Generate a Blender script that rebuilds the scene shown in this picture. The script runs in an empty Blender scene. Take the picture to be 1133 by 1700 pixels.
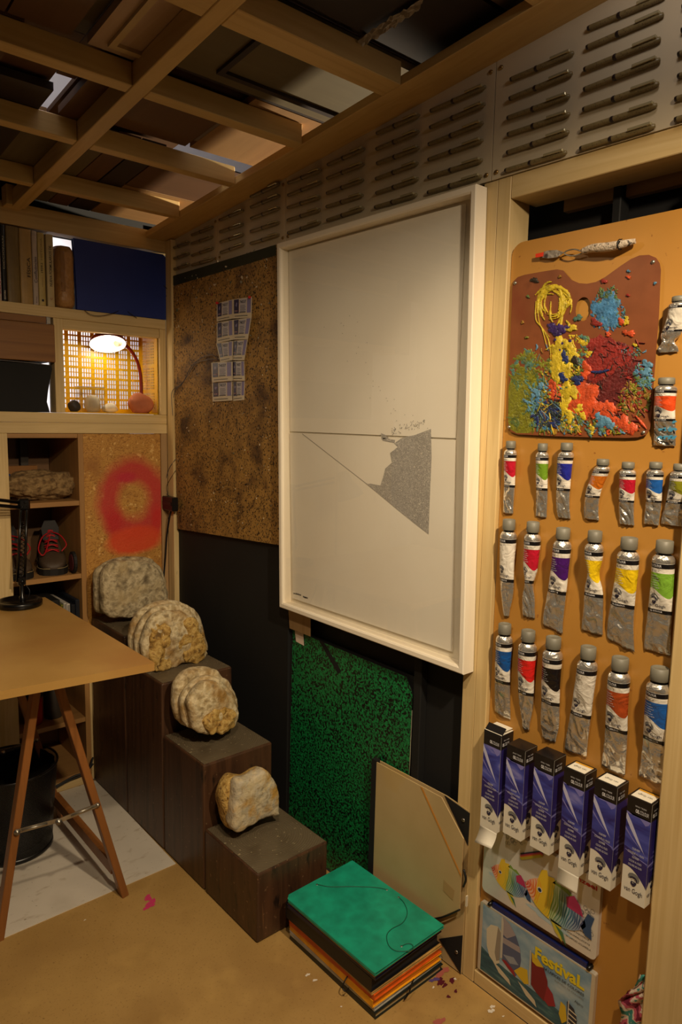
import bpy, math, random
from mathutils import Vector, Matrix, noise
random.seed(7)
S = bpy.context.scene
COL = S.collection
# ------------------------------------------------------------------ camera
CAM = Vector((-1.28, -2.47, 1.35))
FPX, YAW, PITCH, ROLL = 1168.64, 0.7145531, -0.12826703, 0.01965893
ca, sa, cb, sb, cc, sc = math.cos(YAW), math.sin(YAW), math.cos(PITCH), math.sin(PITCH), math.cos(ROLL), math.sin(ROLL)
FW = Vector((sa*cb, ca*cb, sb)); R0 = Vector((ca, -sa, 0)); U0 = R0.cross(FW)
RT = R0*cc + U0*sc; UP = U0*cc - R0*sc
cd = bpy.data.cameras.new('camera'); cam = bpy.data.objects.new('camera', cd); COL.objects.link(cam)
cam.matrix_world = Matrix(((RT.x, UP.x, -FW.x, CAM.x), (RT.y, UP.y, -FW.y, CAM.y), (RT.z, UP.z, -FW.z, CAM.z), (0, 0, 0, 1)))
cd.sensor_fit = 'HORIZONTAL'; cd.sensor_width = 36; cd.lens = 36*FPX/1133; cd.clip_start = 0.02
S.camera = cam
# ------------------------------------------------------------------ light and exposure
S.view_settings.view_transform = 'Standard'; S.view_settings.look = 'None'
S.view_settings.gamma = 1; S.view_settings.exposure = 0.0; S.view_settings.use_curve_mapping = False
w = bpy.data.worlds.new('world'); S.world = w; w.use_nodes = True
w.node_tree.nodes['Background'].inputs[0].default_value = (1, .8, .6, 1)
w.node_tree.nodes['Background'].inputs[1].default_value = 0.012
WARM = (1, .79, .53)
def lamp(name, kind, loc, aim, power, color=WARM, size=.08, cone=100, blend=.6):
    l = bpy.data.lights.new(name, kind); l.energy = power; l.color = color
    o = bpy.data.objects.new(name, l); COL.objects.link(o); o.location = loc
    o.rotation_euler = (Vector(aim)-Vector(loc)).to_track_quat('-Z', 'Y').to_euler()
    if kind == 'SPOT': l.spot_size = math.radians(cone); l.spot_blend = blend; l.shadow_soft_size = size
    elif kind == 'AREA': l.size = size
    else: l.shadow_soft_size = size
    return o
lamp('spot_key', 'SPOT', (-.62, -2.50, 2.0), (-.08, -1.38, .36), 88, size=.03, cone=108, blend=.9)
lamp('spot_left', 'SPOT', (-.95, -2.0, 2.0), (-.42, -.62, .45), 38, size=.03, cone=100, blend=.9)
lamp('spot_board', 'SPOT', (-.75, -1.35, 2.02), (-.0, -1.68, .95), 5.5, size=.02, cone=75, blend=.6)
lamp('hall_spot', 'SPOT', (2.5, -.75, 1.785), (0, -.55, 2.08), 1500, (1, .84, .6), size=.03, cone=36, blend=.35)
lamp('hall_wall_fill', 'AREA', (-.3, 1.0, 2.1), (-.3, 1.6, 1.4), 22, (1, .95, .93), size=.5)  # added area light, brightens the hall wall seen through the crate
lamp('hall_ceiling_fill', 'AREA', (-.5, -.6, 2.6), (-.5, -.6, 4), 34, (1, .93, .92), size=1.0)  # added upward light, whitens the hall ceiling behind the roof gaps
lamp('top_cool', 'SPOT', (-.22, -1.95, 2.12), (.0, -1.6, 2.0), 1.0, (1, .88, .8), size=.05, cone=150, blend=1)

# ------------------------------------------------------------------ maths from the survey of the room
def ray(px, py): return RT*((px-566.5)/FPX) - UP*((py-850)/FPX) + FW
def on(axis, val, px, py):
    d = ray(px, py); t = (val-CAM[axis])/d[axis]; return CAM + d*t
def W(px, py, x=0): return on(0, x, px, py)
def B(px, py, y=0): return on(1, y, px, py)
def F(px, py, z=0): return on(2, z, px, py)
V = Vector
def lerp(a, b, t): return a+(b-a)*t
# ------------------------------------------------------------------ colours and materials
def lin(c):
    return tuple(((v/255)/12.92 if v/255 <= .04045 else ((v/255+.055)/1.055)**2.4) for v in c) + (1,)
MATS = {}
def mat(name, color, rough=.6, metal=0, spec=None, emit=None, alpha=None, trans=None):
    if name in MATS: return MATS[name]
    m = bpy.data.materials.new(name); m.use_nodes = True; MATS[name] = m
    p = m.node_tree.nodes['Principled BSDF']
    p.inputs['Base Color'].default_value = lin(color); p.inputs['Roughness'].default_value = rough; p.inputs['Metallic'].default_value = metal
    if spec is not None: p.inputs['Specular IOR Level'].default_value = spec
    if emit: p.inputs['Emission Color'].default_value = lin(emit[0]); p.inputs['Emission Strength'].default_value = emit[1]
    if trans: p.inputs['Transmission Weight'].default_value = trans
    return m
def nmat(name, stops, scale=(1, 1, 1), nscale=5, detail=4, rough=.6, bump=0, metal=0, kind='noise', dist=0, coord='Object', extra=None, interp='LINEAR', bscale=None, rvar=0):
    """procedural material: texture value -> colour ramp; extra = list of (noise scale vec, threshold lo, hi, colour) overlays"""
    if name in MATS: return MATS[name]
    m = bpy.data.materials.new(name); m.use_nodes = True; MATS[name] = m
    N = m.node_tree.nodes; L = m.node_tree.links; p = N['Principled BSDF']
    p.inputs['Roughness'].default_value = rough; p.inputs['Metallic'].default_value = metal
    tc = N.new('ShaderNodeTexCoord'); mp = N.new('ShaderNodeMapping'); mp.inputs['Scale'].default_value = scale
    L.new(tc.outputs[coord], mp.inputs[0])
    if kind == 'noise':
        t = N.new('ShaderNodeTexNoise'); t.inputs['Scale'].default_value = nscale; t.inputs['Detail'].default_value = detail; t.inputs['Distortion'].default_value = dist; out = t.outputs[0]
    elif kind == 'voronoi':
        t = N.new('ShaderNodeTexVoronoi'); t.inputs['Scale'].default_value = nscale; out = t.outputs['Distance']
    elif kind == 'cells':
        t = N.new('ShaderNodeTexVoronoi'); t.inputs['Scale'].default_value = nscale; sp = N.new('ShaderNodeSeparateColor'); L.new(t.outputs['Color'], sp.inputs[0]); out = sp.outputs[0]
    elif kind in ('wave', 'rings'):
        t = N.new('ShaderNodeTexWave'); t.wave_type = 'RINGS' if kind == 'rings' else 'BANDS'
        if kind == 'rings': t.rings_direction = 'Z'
        t.inputs['Scale'].default_value = nscale; t.inputs['Distortion'].default_value = dist; t.inputs['Detail'].default_value = detail; out = t.outputs[0]
    L.new(mp.outputs[0], t.inputs['Vector'])
    cr = N.new('ShaderNodeValToRGB'); cr.color_ramp.interpolation = interp
    els = cr.color_ramp.elements
    while len(els) < len(stops): els.new(.5)
    for e, (ps, c) in zip(els, stops): e.position = ps; e.color = lin(c)
    L.new(out, cr.inputs[0]); col = cr.outputs[0]
    for (sv, ns, lo, hi, c) in (extra or []):
        m2 = N.new('ShaderNodeMapping'); m2.inputs['Scale'].default_value = sv; L.new(tc.outputs[coord], m2.inputs[0])
        m2.inputs['Location'].default_value = (ns*.37, ns*.11, 1.3)
        n2 = N.new('ShaderNodeTexNoise'); n2.inputs['Scale'].default_value = ns; n2.inputs['Detail'].default_value = 3; L.new(m2.outputs[0], n2.inputs['Vector'])
        mr = N.new('ShaderNodeMapRange'); mr.inputs[1].default_value = lo; mr.inputs[2].default_value = hi; L.new(n2.outputs[0], mr.inputs[0])
        mx = N.new('ShaderNodeMixRGB'); L.new(mr.outputs[0], mx.inputs[0]); L.new(col, mx.inputs[1]); mx.inputs[2].default_value = lin(c); col = mx.outputs[0]
    L.new(col, p.inputs['Base Color'])
    if bump:
        b = N.new('ShaderNodeBump'); b.inputs['Strength'].default_value = bump; b.inputs['Distance'].default_value = .004
        if bscale:
            n3 = N.new('ShaderNodeTexNoise'); n3.inputs['Scale'].default_value = bscale; n3.inputs['Detail'].default_value = 6; L.new(tc.outputs[coord], n3.inputs['Vector']); L.new(n3.outputs[0], b.inputs['Height'])
        else: L.new(out, b.inputs['Height'])
        L.new(b.outputs[0], p.inputs['Normal'])
    return m
def wood(name, a, b, axis, rough=.55, knots=True, k=1.0):
    s = [38*k, 38*k, 38*k]; s['xyz'.index(axis)] = 1.6*k
    s2 = [9, 9, 9]; s2['xyz'.index(axis)] = 3
    ex = [((1, 1, 1), 2.2, .45, .8, tuple(int(v*.86) for v in a))]
    if knots: ex.append((tuple(s2), 1.6, .735, .78, tuple(int(v*.45) for v in b)))
    return nmat(name, [(.25, b), (.5, a), (.62, tuple(int(lerp(x, y, .35)) for x, y in zip(a, b))), (.8, a)], tuple(s), 1, 4, rough, .08, dist=.6, extra=ex)
PINE_A, PINE_B = (226, 198, 142), (200, 166, 104)
PX, PY, PZ = (wood('pine_'+a, PINE_A, PINE_B, a) for a in 'xyz')
RX, RY, RZ = (wood('rough_pine_'+a, (176, 142, 98), (150, 114, 72), a) for a in 'xyz')
PLY = nmat('ply_cream', [(.3, (200, 184, 154)), (.6, (209, 194, 164)), (.8, (192, 175, 144))], (1, 1, 1), 2.5, 5, .55)
BLACK = nmat('black_paint', [(.3, (11, 11, 12)), (.7, (16, 16, 16))], nscale=6, rough=.75)
BLACKM = nmat('matt_black', [(.3, (12, 12, 13)), (.7, (18, 17, 17))], nscale=6, rough=.8)
VOID = mat('charcoal_void', (16, 16, 18), .8)
PLASTIC = mat('black_plastic', (12, 12, 13), .35)
RUBBER = mat('black_cord', (14, 14, 15), .5)
ALU = nmat('tube_aluminium', [(.3, (175, 172, 168)), (.6, (225, 222, 216)), (.8, (150, 147, 143))], nscale=60, rough=.33, metal=.9, bump=.5, bscale=45)
STEEL = nmat('zinc_steel', [(.3, (190, 186, 176)), (.7, (150, 146, 138))], nscale=30, rough=.35, metal=.9)
CREAMW = nmat('white_washed_frame', [(.3, (240, 228, 206)), (.6, (246, 236, 216)), (.8, (232, 218, 194))], (30, 3, 3), 1, 4, .5)
# ------------------------------------------------------------------ mesh building
class MB:
    def __init__(s): s.v = []; s.f = []; s.m = []; s.uv = {}; s.mats = []; s.sm = []
    def mi(s, m):
        if m is None: return 0
        if m not in s.mats: s.mats.append(m)
        return s.mats.index(m)
    def add(s, vs, fs, m=None, smooth=False):
        o = len(s.v); s.v += [V(v) for v in vs]; k = s.mi(m)
        for f in fs: s.f.append([i+o for i in f]); s.m.append(k); s.sm.append(smooth)
        return s
    def box(s, a, b, m=None, M=None, bev=0):
        x0, y0, z0 = (min(a[i], b[i]) for i in range(3)); x1, y1, z1 = (max(a[i], b[i]) for i in range(3))
        if bev:
            c = bev
            vs = []; fs = []
            def ix(*p): vs.append(p); return len(vs)-1
            X, Y, Z = (x0, x1), (y0, y1), (z0, z1); idx = {}
            for i in (0, 1):
                for j in (0, 1):
                    for k in (0, 1):
                        sx, sy, sz = (1-2*i)*c, (1-2*j)*c, (1-2*k)*c
                        idx[i, j, k, 0] = ix(X[i], Y[j]+sy, Z[k]+sz); idx[i, j, k, 1] = ix(X[i]+sx, Y[j], Z[k]+sz); idx[i, j, k, 2] = ix(X[i]+sx, Y[j]+sy, Z[k])
            for i in (0, 1):
                fs.append([idx[i, 0, 0, 0], idx[i, 1, 0, 0], idx[i, 1, 1, 0], idx[i, 0, 1, 0]]); fs.append([idx[0, i, 0, 1], idx[1, i, 0, 1], idx[1, i, 1, 1], idx[0, i, 1, 1]]); fs.append([idx[0, 0, i, 2], idx[1, 0, i, 2], idx[1, 1, i, 2], idx[0, 1, i, 2]])
            for j in (0, 1):
                for k in (0, 1):
                    fs.append([idx[0, j, k, 1], idx[1, j, k, 1], idx[1, j, k, 2], idx[0, j, k, 2]])
                    fs.append([idx[j, 0, k, 0], idx[j, 1, k, 0], idx[j, 1, k, 2], idx[j, 0, k, 2]])
                    fs.append([idx[j, k, 0, 0], idx[j, k, 1, 0], idx[j, k, 1, 1], idx[j, k, 0, 1]])
            for i in (0, 1):
                for j in (0, 1):
                    for k in (0, 1): fs.append([idx[i, j, k, 0], idx[i, j, k, 1], idx[i, j, k, 2]])
            if M: vs = [M @ V(v) for v in vs]
            s.fix = True
            return s.add(vs, fs, m)
        vs = [(x, y, z) for x in (x0, x1) for y in (y0, y1) for z in (z0, z1)]
        if M: vs = [M @ V(v) for v in vs]
        return s.add(vs, [(0, 1, 3, 2), (4, 6, 7, 5), (0, 4, 5, 1), (2, 3, 7, 6), (0, 2, 6, 4), (1, 5, 7, 3)], m)
    def hexa(s, p, m=None):   # 8 points: 4 of one face in order, then 4 of the opposite
        return s.add(p, [(0, 1, 2, 3), (7, 6, 5, 4), (0, 4, 5, 1), (1, 5, 6, 2), (2, 6, 7, 3), (3, 7, 4, 0)], m)
    def prism(s, pts, off, m=None, side=None):   # polygon pts extruded by vector off
        n = len(pts); off = V(off); vs = [V(p) for p in pts]+[V(p)+off for p in pts]
        s.add(vs, [list(range(n))[::-1], list(range(n, 2*n))], m)
        return s.add(vs, [(i, (i+1) % n, n+(i+1) % n, n+i) for i in range(n)], side or m)
    def poly(s, pts, m=None): return s.add(pts, [list(range(len(pts)))], m)
    def tube(s, path, r, m=None, n=8, caps=True, smooth=True):
        P = [V(p) for p in path]; rs = r if isinstance(r, (list, tuple)) else [r]*len(P)
        vs = []; up = None
        for i, p in enumerate(P):
            d = (P[min(i+1, len(P)-1)]-P[max(i-1, 0)])
            d = d.normalized() if d.length > 1e-9 else V((0, 0, 1))
            if up is None:
                up = V((0, 0, 1)) if abs(d.z) < .9 else V((1, 0, 0))
            up = (up-d*up.dot(d)); up = up.normalized() if up.length > 1e-6 else d.orthogonal().normalized()
            sd = d.cross(up)
            for k in range(n):
                a = 2*math.pi*k/n; vs.append(p+(up*math.cos(a)+sd*math.sin(a))*rs[i])
        fs = [(i*n+k, i*n+(k+1) % n, (i+1)*n+(k+1) % n, (i+1)*n+k) for i in range(len(P)-1) for k in range(n)]
        s.add(vs, fs, m, smooth)
        if caps:
            o = len(s.v)-len(vs); kk = s.mi(m)
            s.f.append([o+k for k in range(n)][::-1]); s.f.append([o+(len(P)-1)*n+k for k in range(n)]); s.m += [kk, kk]; s.sm += [False, False]
        return s
    def lathe(s, prof, origin, axis='z', m=None, n=32, smooth=True, M=None):
        vs = []; o = V(origin)
        for (r, h) in prof:
            for k in range(n):
                a = 2*math.pi*k/n; c, q = r*math.cos(a), r*math.sin(a)
                p = V((c, q, h)) if axis == 'z' else (V((h, c, q)) if axis == 'x' else V((q, h, c)))
                if M: p = M @ p
                vs.append(p+o)
        fs = [(i*n+k, i*n+(k+1) % n, (i+1)*n+(k+1) % n, (i+1)*n+k) for i in range(len(prof)-1) for k in range(n)]
        return s.add(vs, fs, m, smooth)
    def build(s, name, m=None, parent=None, origin=None, fixn=True):
        if m is not None and not s.mats: s.mats = [m]
        me = bpy.data.meshes.new(name); o = V(origin) if origin is not None else (parent['_o'] if parent is not None and False else V((0, 0, 0)))
        me.from_pydata([tuple(v-o) for v in s.v], [], s.f)
        for mt in s.mats: me.materials.append(mt)
        me.polygons.foreach_set('material_index', [min(i, max(len(s.mats)-1, 0)) for i in s.m]); me.polygons.foreach_set('use_smooth', s.sm)
        if s.uv:
            ul = me.uv_layers.new(name='UVMap')
            for lp in me.loops: ul.data[lp.index].uv = s.uv.get(lp.vertex_index, (0, 0))
        if fixn:
            import bmesh
            bm = bmesh.new(); bm.from_mesh(me); bmesh.ops.recalc_face_normals(bm, faces=bm.faces); bm.to_mesh(me); bm.free()
        me.update()
        ob = bpy.data.objects.new(name, me); COL.objects.link(ob)
        if parent is not None:
            ob.parent = parent
            # vertices are given in room coordinates; bring them into the thing's own space
            base = V((0, 0, 0)); q = parent
            while q is not None: base += q.location; q = q.parent
            ob.location = o-base
        else: ob.location = o
        return ob
def tag(o, label, cat=None, group=None, kind=None):
    if label: o['label'] = label
    if cat: o['category'] = cat
    if group: o['group'] = group
    if kind: o['kind'] = kind
    return o
def thing(name, label, cat, loc=(0, 0, 0), group=None):
    o = bpy.data.objects.new(name, None); COL.objects.link(o); o.location = loc; o.empty_display_size = .05
    return tag(o, label, cat, group)
def dup(root, delta, label=None):
    r = root.copy(); COL.objects.link(r); r.location = root.location + V(delta)
    if label: r['label'] = label
    for ch in list(root.children):
        c = ch.copy(); COL.objects.link(c); c.parent = r
        for g in list(ch.children):
            d = g.copy(); COL.objects.link(d); d.parent = c
    return r
# text as flat mesh
_TX = {}
def glyphs(txt, bold=0, shear=0):
    k = (txt, bold, shear)
    if k in _TX: return _TX[k]
    cu = bpy.data.curves.new('t', 'FONT'); cu.body = txt; cu.size = 1; cu.offset = bold; cu.shear = shear; cu.resolution_u = 3
    ob = bpy.data.objects.new('t', cu); COL.objects.link(ob); bpy.context.view_layer.update()
    me = ob.evaluated_get(bpy.context.evaluated_depsgraph_get()).to_mesh()
    vs = [(v.co.x, v.co.y) for v in me.vertices]; fs = [list(p.vertices) for p in me.polygons]
    bpy.data.objects.remove(ob); bpy.data.curves.remove(cu)
    x0 = min(v[0] for v in vs); x1 = max(v[0] for v in vs); y0 = min(v[1] for v in vs); y1 = max(v[1] for v in vs)
    _TX[k] = ([(v[0]-x0, v[1]-y0) for v in vs], fs, x1-x0, y1-y0); return _TX[k]
def text(mb, txt, fn, u0, v0, width=None, height=None, m=None, bold=0, shear=0):
    """letters laid on a surface: fn(u, v) -> point; fitted to width and/or height, lower left at u0, v0"""
    vs, fs, wd, ht = glyphs(txt, bold, shear)
    sx = width/wd if width else height/ht; sy = height/ht if height else sx
    mb.add([fn(u0+x*sx, v0+y*sy) for x, y in vs], fs, m)
def disc2(cx, cy, rx, ry, n=16, a0=0, a1=2*math.pi, rot=0):
    out = []
    for k in range(n if abs(a1-a0-2*math.pi) < 1e-6 else n+1):
        a = a0+(a1-a0)*k/n; x, y = rx*math.cos(a), ry*math.sin(a)
        out.append((cx+x*math.cos(rot)-y*math.sin(rot), cy+x*math.sin(rot)+y*math.cos(rot)))
    return out
def flat(mb, pts, fn, m): mb.poly([fn(u, v) for u, v in pts], m)
def struct(o): o['kind'] = 'structure'; return o
# ================================================================== THE ROOM
floor_m = nmat('fibreboard_floor', [(.3, (166, 131, 74)), (.55, (178, 143, 84)), (.8, (152, 117, 62))], nscale=5, detail=9, rough=.5, bump=.1,
               extra=[((1, 1, 1), 190, .60, .74, (132, 98, 54)), ((1, 1, 1), 60, .76, .80, (205, 180, 140)), ((1, 1, 1), 3, .5, .8, (150, 115, 66)), ((1, 1, 1), 8, .56, .8, (192, 156, 92))])
fl = MB().box((-3, -4, -.05), (.0, .0, 0)).build('floor', floor_m); struct(fl)
lino = nmat('white_lino', [(.3, (206, 198, 184)), (.6, (220, 212, 198)), (.85, (190, 180, 164))], nscale=4, detail=10, rough=.3, bump=.06,
            extra=[((1, 1, 1), 110, .70, .75, (140, 125, 104)), ((1, 2, 1), 22, .60, .78, (182, 168, 148))])
struct(MB().prism([(-3, -.648, .0), (-.34, -.648, .0), (-.335, -.3, .0), (-.335, -.012, .0), (-3, -.012, .0)], (0, 0, .0022)).build('trim_1', lino))
tag(bpy.data.objects['trim_1'], 'white sheet flooring laid over the brown floor under the table')
# spilled paint on the floor
def blob(cx, cy, r, n=18, j=.35, sq=1.0, seed=0, rot=0):
    rr = random.Random(seed); ph = [rr.uniform(0, 6.28) for _ in range(4)]; out = []
    for k in range(n):
        a = 2*math.pi*k/n
        q = r*(1+j*(.5*math.sin(2*a+ph[0])+.35*math.sin(3*a+ph[1])+.3*math.sin(5*a+ph[2])+.25*math.sin(8*a+ph[3]))+rr.uniform(-.12, .12)*j)
        x, y = q*math.cos(a), q*math.sin(a)*sq
        out.append((cx+x*math.cos(rot)-y*math.sin(rot), cy+x*math.sin(rot)+y*math.cos(rot)))
    return out
SPN = [0]
def floor_spot(mb, px, py, rpx, col, seed, sq=.7):
    c = F(px, py); r = rpx*(V(c)-CAM).length/FPX
    SPN[0] += 1
    mb.poly([(x, y, .0006+SPN[0]*.00004+(.0022 if py < 1560 and px < 200 and False else 0)) for x, y in blob(c.x, c.y, r, j=.5, sq=sq, seed=seed)], col)
sp = MB(); pinkm = mat('pink_paint', (205, 60, 110), .5); darkr = mat('maroon_paint', (88, 26, 40), .4); purp = mat('violet_paint', (90, 70, 130), .5); whp = mat('white_paint_spot', (225, 215, 200), .5); rosem = mat('rose_paint_wash', (170, 92, 80), .6)
for i, (x, y, r) in enumerate([(246, 1491, 6), (252, 1498, 6), (247, 1503, 5), (243, 1508, 4), (254, 1503, 3)]): floor_spot(sp, x, y, r, pinkm, i, .9)
for i, (x, y, r) in enumerate([(732, 1630, 7), (739, 1636, 4), (751, 1628, 5), (757, 1646, 3), (745, 1655, 3)]): floor_spot(sp, x, y, r, darkr, 20+i)
for i, (x, y, r) in enumerate([(724, 1626, 5), (718, 1628, 4)]): floor_spot(sp, x, y, r, purp, 40+i)
for i, (x, y, r) in enumerate([(735, 1613, 9), (728, 1618, 6), (729, 1697, 8)]): floor_spot(sp, x, y, r, rosem, 45+i)
for i, (x, y, r) in enumerate([(511, 1619, 3.2), (523, 1628, 3), (594, 1658, 2.4), (816, 1679, 4.5), (818, 1672, 3.5), (836, 1688, 1.6), (141, 1528, 1.6), (720, 1640, 2), (756, 1626, 2.2), (567, 1672, 1.5)]): floor_spot(sp, x, y, r, whp, 60+i)
tag(sp.build('paint_splatter'), 'dried pink, maroon and white paint drips spattered over the brown floor', 'paint', kind='stuff')

# slope of the roof frame: height of its underside at y
def zs(y, off=0): return 1.993-.0785*y+off
# right wall (x = 0)
struct(MB().box((.03, .0, 0), (.05, -1.45, 1.87)).build('wall_right', BLACKM))
struct(MB().box((.0, -.03, 0), (.03, -.752, .98)).build('trim_2', BLACK)); tag(bpy.data.objects['trim_2'], 'glossy black board at the foot of the right wall behind the dark plinths')
seams = [(-.022, -.34), (-.34, -.722), (-.722, -1.468), (-1.468, -2.35)]
bolt = mat('brass_screw', (150, 120, 70), .35, .8)
for i, (a, b) in enumerate(seams):
    p = thing('perforated_panel', ['cream panel of pens in the corner by the blue folder', 'cream panel of pens directly above the dark speckled board', 'cream panel of pens above the large white frame', 'cream panel of pens above the doorway-like niche of paint tubes'][i], 'panel', (0, a, 1.87))
    a2, b2 = a-.0012, b+.0012
    MB().prism([(-.001, a2, 1.87), (-.001, b2, 1.87), (-.001, b2, zs(b2)), (-.001, a2, zs(a2))], (.012, 0, 0)).build('board', PLY, p)
    for (yy, zz) in ((a2-.012, 1.884), (a2-.012, zs(a2)-.016), (b2+.012, 1.884), (b2+.012, zs(b2)-.016)):
        MB().lathe([(0, -.0035), (.004, -.003), (.005, 0), (.005, .002)], (-.001, yy, zz), 'x', n=12).build('screw', bolt, p)
# corner stud, posts, header
struct(MB().box((-.02, -.045, 0), (.03, .0, 1.993), bev=.001).build('trim_3', PZ)); tag(bpy.data.objects['trim_3'], 'pale pine corner stud between the shelving and the right wall')
o = MB(); o.box((.001, -1.448, 0), (.05, -1.4855, 1.868), bev=.0012); o.box((.0, -1.4862, 0), (.07, -1.52, 1.868), bev=.0015)
struct(o.build('trim_4', PZ)); tag(bpy.data.objects['trim_4'], 'pine door post to the right of the large white frame')
struct(MB().box((.0, -1.5205, 1.822), (.09, -2.4, 1.868), bev=.0015).build('trim_5', PY)); tag(bpy.data.objects['trim_5'], 'pine header beam over the board of paint tubes')
struct(MB().box((-.02, -1.935, 0), (.07, -2.03, 1.8215), bev=.003).build('trim_6', PZ)); tag(bpy.data.objects['trim_6'], 'pine post at the right edge of the photo, cutting off the tube board')
struct(MB().box((.001, -1.521, 0), (.09, -1.934, .034), bev=.0015).build('trim_7', PY)); tag(bpy.data.objects['trim_7'], 'pine sill at floor level under the board of paint tubes')
for a, b, mt in (((.0705, -1.4862, .0), (.09, -1.52, 1.82), PZ),):
    pass
struct(MB().box((.13, -1.3, 0), (.15, -2.4, 2.0)).build('niche_void', VOID))  # dark sheet painted for the unlit void behind the opening
t = thing('back_batten', 'pale batten with black upright seen in the dark gap above the tube board', 'batten', (.1, -1.6, 1.80))
MB().box((.1, -1.585, 1.802), (.118, -1.70, 1.86)).build('batten', RY, t); MB().box((.1, -1.724, 1.802), (.118, -1.95, 1.86)).build('batten', RY, t)
MB().box((.085, -1.704, 1.60), (.12, -1.722, 1.86), bev=.002).build('upright', BLACK, t)
# black strut and wood block under the frame
struct(MB().box((.005, -1.286, 0), (.03, -1.312, .95), bev=.002).build('trim_8', BLACK)); tag(bpy.data.objects['trim_8'], 'thin black upright beside the green speckled portfolio')
tag(MB().hexa([W(479, 1012, -.002), W(516, 1026, -.002), W(516, 1057, -.002), W(481, 1043, -.002), W(479, 1012, .028), W(516, 1026, .028), W(516, 1057, .028), W(481, 1043, .028)]).build('hanging_cleat', RZ), 'small raw wooden cleat sticking out below the left end of the white frame', 'cleat')

# ================================================================== ROOF FRAME
def slope(x0, x1, y0, y1, o0, o1):
    return [V((x, y, zs(y, o))) for (x, y, o) in ((x0, y0, o0), (x1, y0, o0), (x1, y0, o1), (x0, y0, o1), (x0, y1, o0), (x1, y1, o0), (x1, y1, o1), (x0, y1, o1))]
BX, BY_ = wood('roof_pine_x', (206, 174, 112), (184, 148, 88), 'x'), wood('roof_pine_y', (206, 174, 112), (184, 148, 88), 'y')
def sbeam(n, *a, m=BX, label=None):
    o = MB().hexa(slope(*a)).build(n, m); struct(o)
    if label: tag(o, label)
    md = o.modifiers.new('b', 'BEVEL'); md.width = .0015; md.segments = 1
    return o
sbeam('ceiling', -.095, .03, .001, -2.8, 0, .022, m=BY_, label='pine wall plate running along the top of the right wall')
sbeam('ceiling_joist', -.562, -.523, -.04, -2.8, 0, .05, m=BY_, label='long pine beam across the middle of the roof frame')
for nm, y0, y1, lb in (('a', -.23, -.255, 'closest to the shelves'), ('b', -.566, -.596, 'second from the shelves'), ('c', -.886, -.921, 'third from the shelves'), ('d', -1.22, -1.28, 'fourth from the shelves'), ('e', -1.62, -1.66, 'fifth from the shelves'), ('f', -2.0, -2.04, 'sixth from the shelves')):
    for (x0, x1, sd) in ((-.522, -.0955, 'right'), (-2.0, -.563, 'left')):
        sbeam('ceiling_joist', x0, x1, y0, y1, .0005, .05, label='pine cross joist %s, on the %s of the middle beam' % (lb, sd))
# reclaimed boards on top of the frame
bcols = dict(brown=((96, 64, 36), (80, 52, 28)), tan=((150, 112, 66), (134, 98, 56)), dark=((40, 26, 22), (30, 20, 17)), olive=((98, 86, 58), (84, 72, 48)), rose=((186, 158, 132), (164, 134, 110)), grey=((112, 96, 84), (94, 80, 68)), pale=((196, 170, 126), (178, 150, 108)))
def rboard(x0, x1, y0, y1, c, label, z=.051, th=.018, mould=None, ax='y'):
    a, b = bcols[c]; m = wood('reclaimed_%s_%s' % (c, ax), a, b, ax, .6, False, .5)
    t = thing('reclaimed_board', label, 'board', ((x0+x1)/2, (y0+y1)/2, zs((y0+y1)/2, z)), 'reclaimed boards over the roof frame')
    MB().hexa(slope(x0, x1, y0, y1, z, z+th)).build('board', m, t)
    if mould:
        mx0, mx1, my0, my1, mc = mould; a, b = bcols[mc]; mm = wood('reclaimed_%s_%s' % (mc, ax), a, b, ax, .6, False, .5)
        w_ = .014; mo = MB()
        for q in ((mx0, mx1, my0, my0-w_), (mx0, mx1, my1+w_, my1), (mx0, mx0+w_, my0-w_, my1+w_), (mx1-w_, mx1, my0-w_, my1+w_)): mo.hexa(slope(*q, z-.008, z-.0002))
        mo.build('moulding', mm, t)
    return t
rboard(-.505, -.275, -.625, -.878, 'brown', 'wide brown board left of the pale strip between second and third joists')
rboard(-.262, .22, -.628, -.95, 'tan', 'tan board lit along its right end above the wall plate')
rboard(-.274, -.263, -.67, -.875, 'grey', 'narrow grey strip in the joint of two brown boards')
rboard(-.53, .25, -.962, -1.262, 'olive', 'old panelled door leaf with dark mouldings between third and fourth joists', mould=(-.40, .12, -1.0, -1.215, 'dark'), ax='x')
rboard(-.525, .25, -.952, -.9605, 'dark', 'thin dark board edge in front of the panelled door leaf', z=.052, th=.027, ax='x')
rboard(-.52, -.44, -.0, -.56, 'olive', 'olive board beside the middle beam between first and second joists')
rboard(-.437, -.375, -.0, -.565, 'brown', 'slim brown board in the cell above the blue folder')
rboard(-.37, -.30, -.0, -.565, 'dark', 'dark slim board in the cell above the blue folder')
rboard(-.296, .2, -.28, -.520, 'brown', 'broad brown board lit at its right end near the speckled board', ax='x')
rboard(-.296, .2, .0, -.277, 'tan', 'tan board in the far right cell above the corner', ax='x')
rboard(-.51, .25, -1.30, -1.52, 'dark', 'cracked dark panel beyond the fourth joist', ax='x')
rboard(-.42, -.20, -1.525, -2.1, 'grey', 'pinkish panel behind the crumpled plastic sheet')
rboard(-.195, .25, -1.53, -2.1, 'grey', 'grey pink panel nearest the right wall above the pens')
rboard(-.78, -.655, -.28, -.70, 'dark', 'dark red board left of the bright slot in the roof')
rboard(-.61, -.525, -.6, -.89, 'brown', 'brown board right of the bright slot in the roof')
rboard(-1.2, -.785, -.25, -.92, 'brown', 'brown panel with a lighter field at the left edge of the roof', mould=(-1.0, -.83, -.62, -.9, 'brown'))
rboard(-.655, -.527, -.2, -.50, 'olive', 'olive board over the second cell left of the middle beam')
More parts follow.
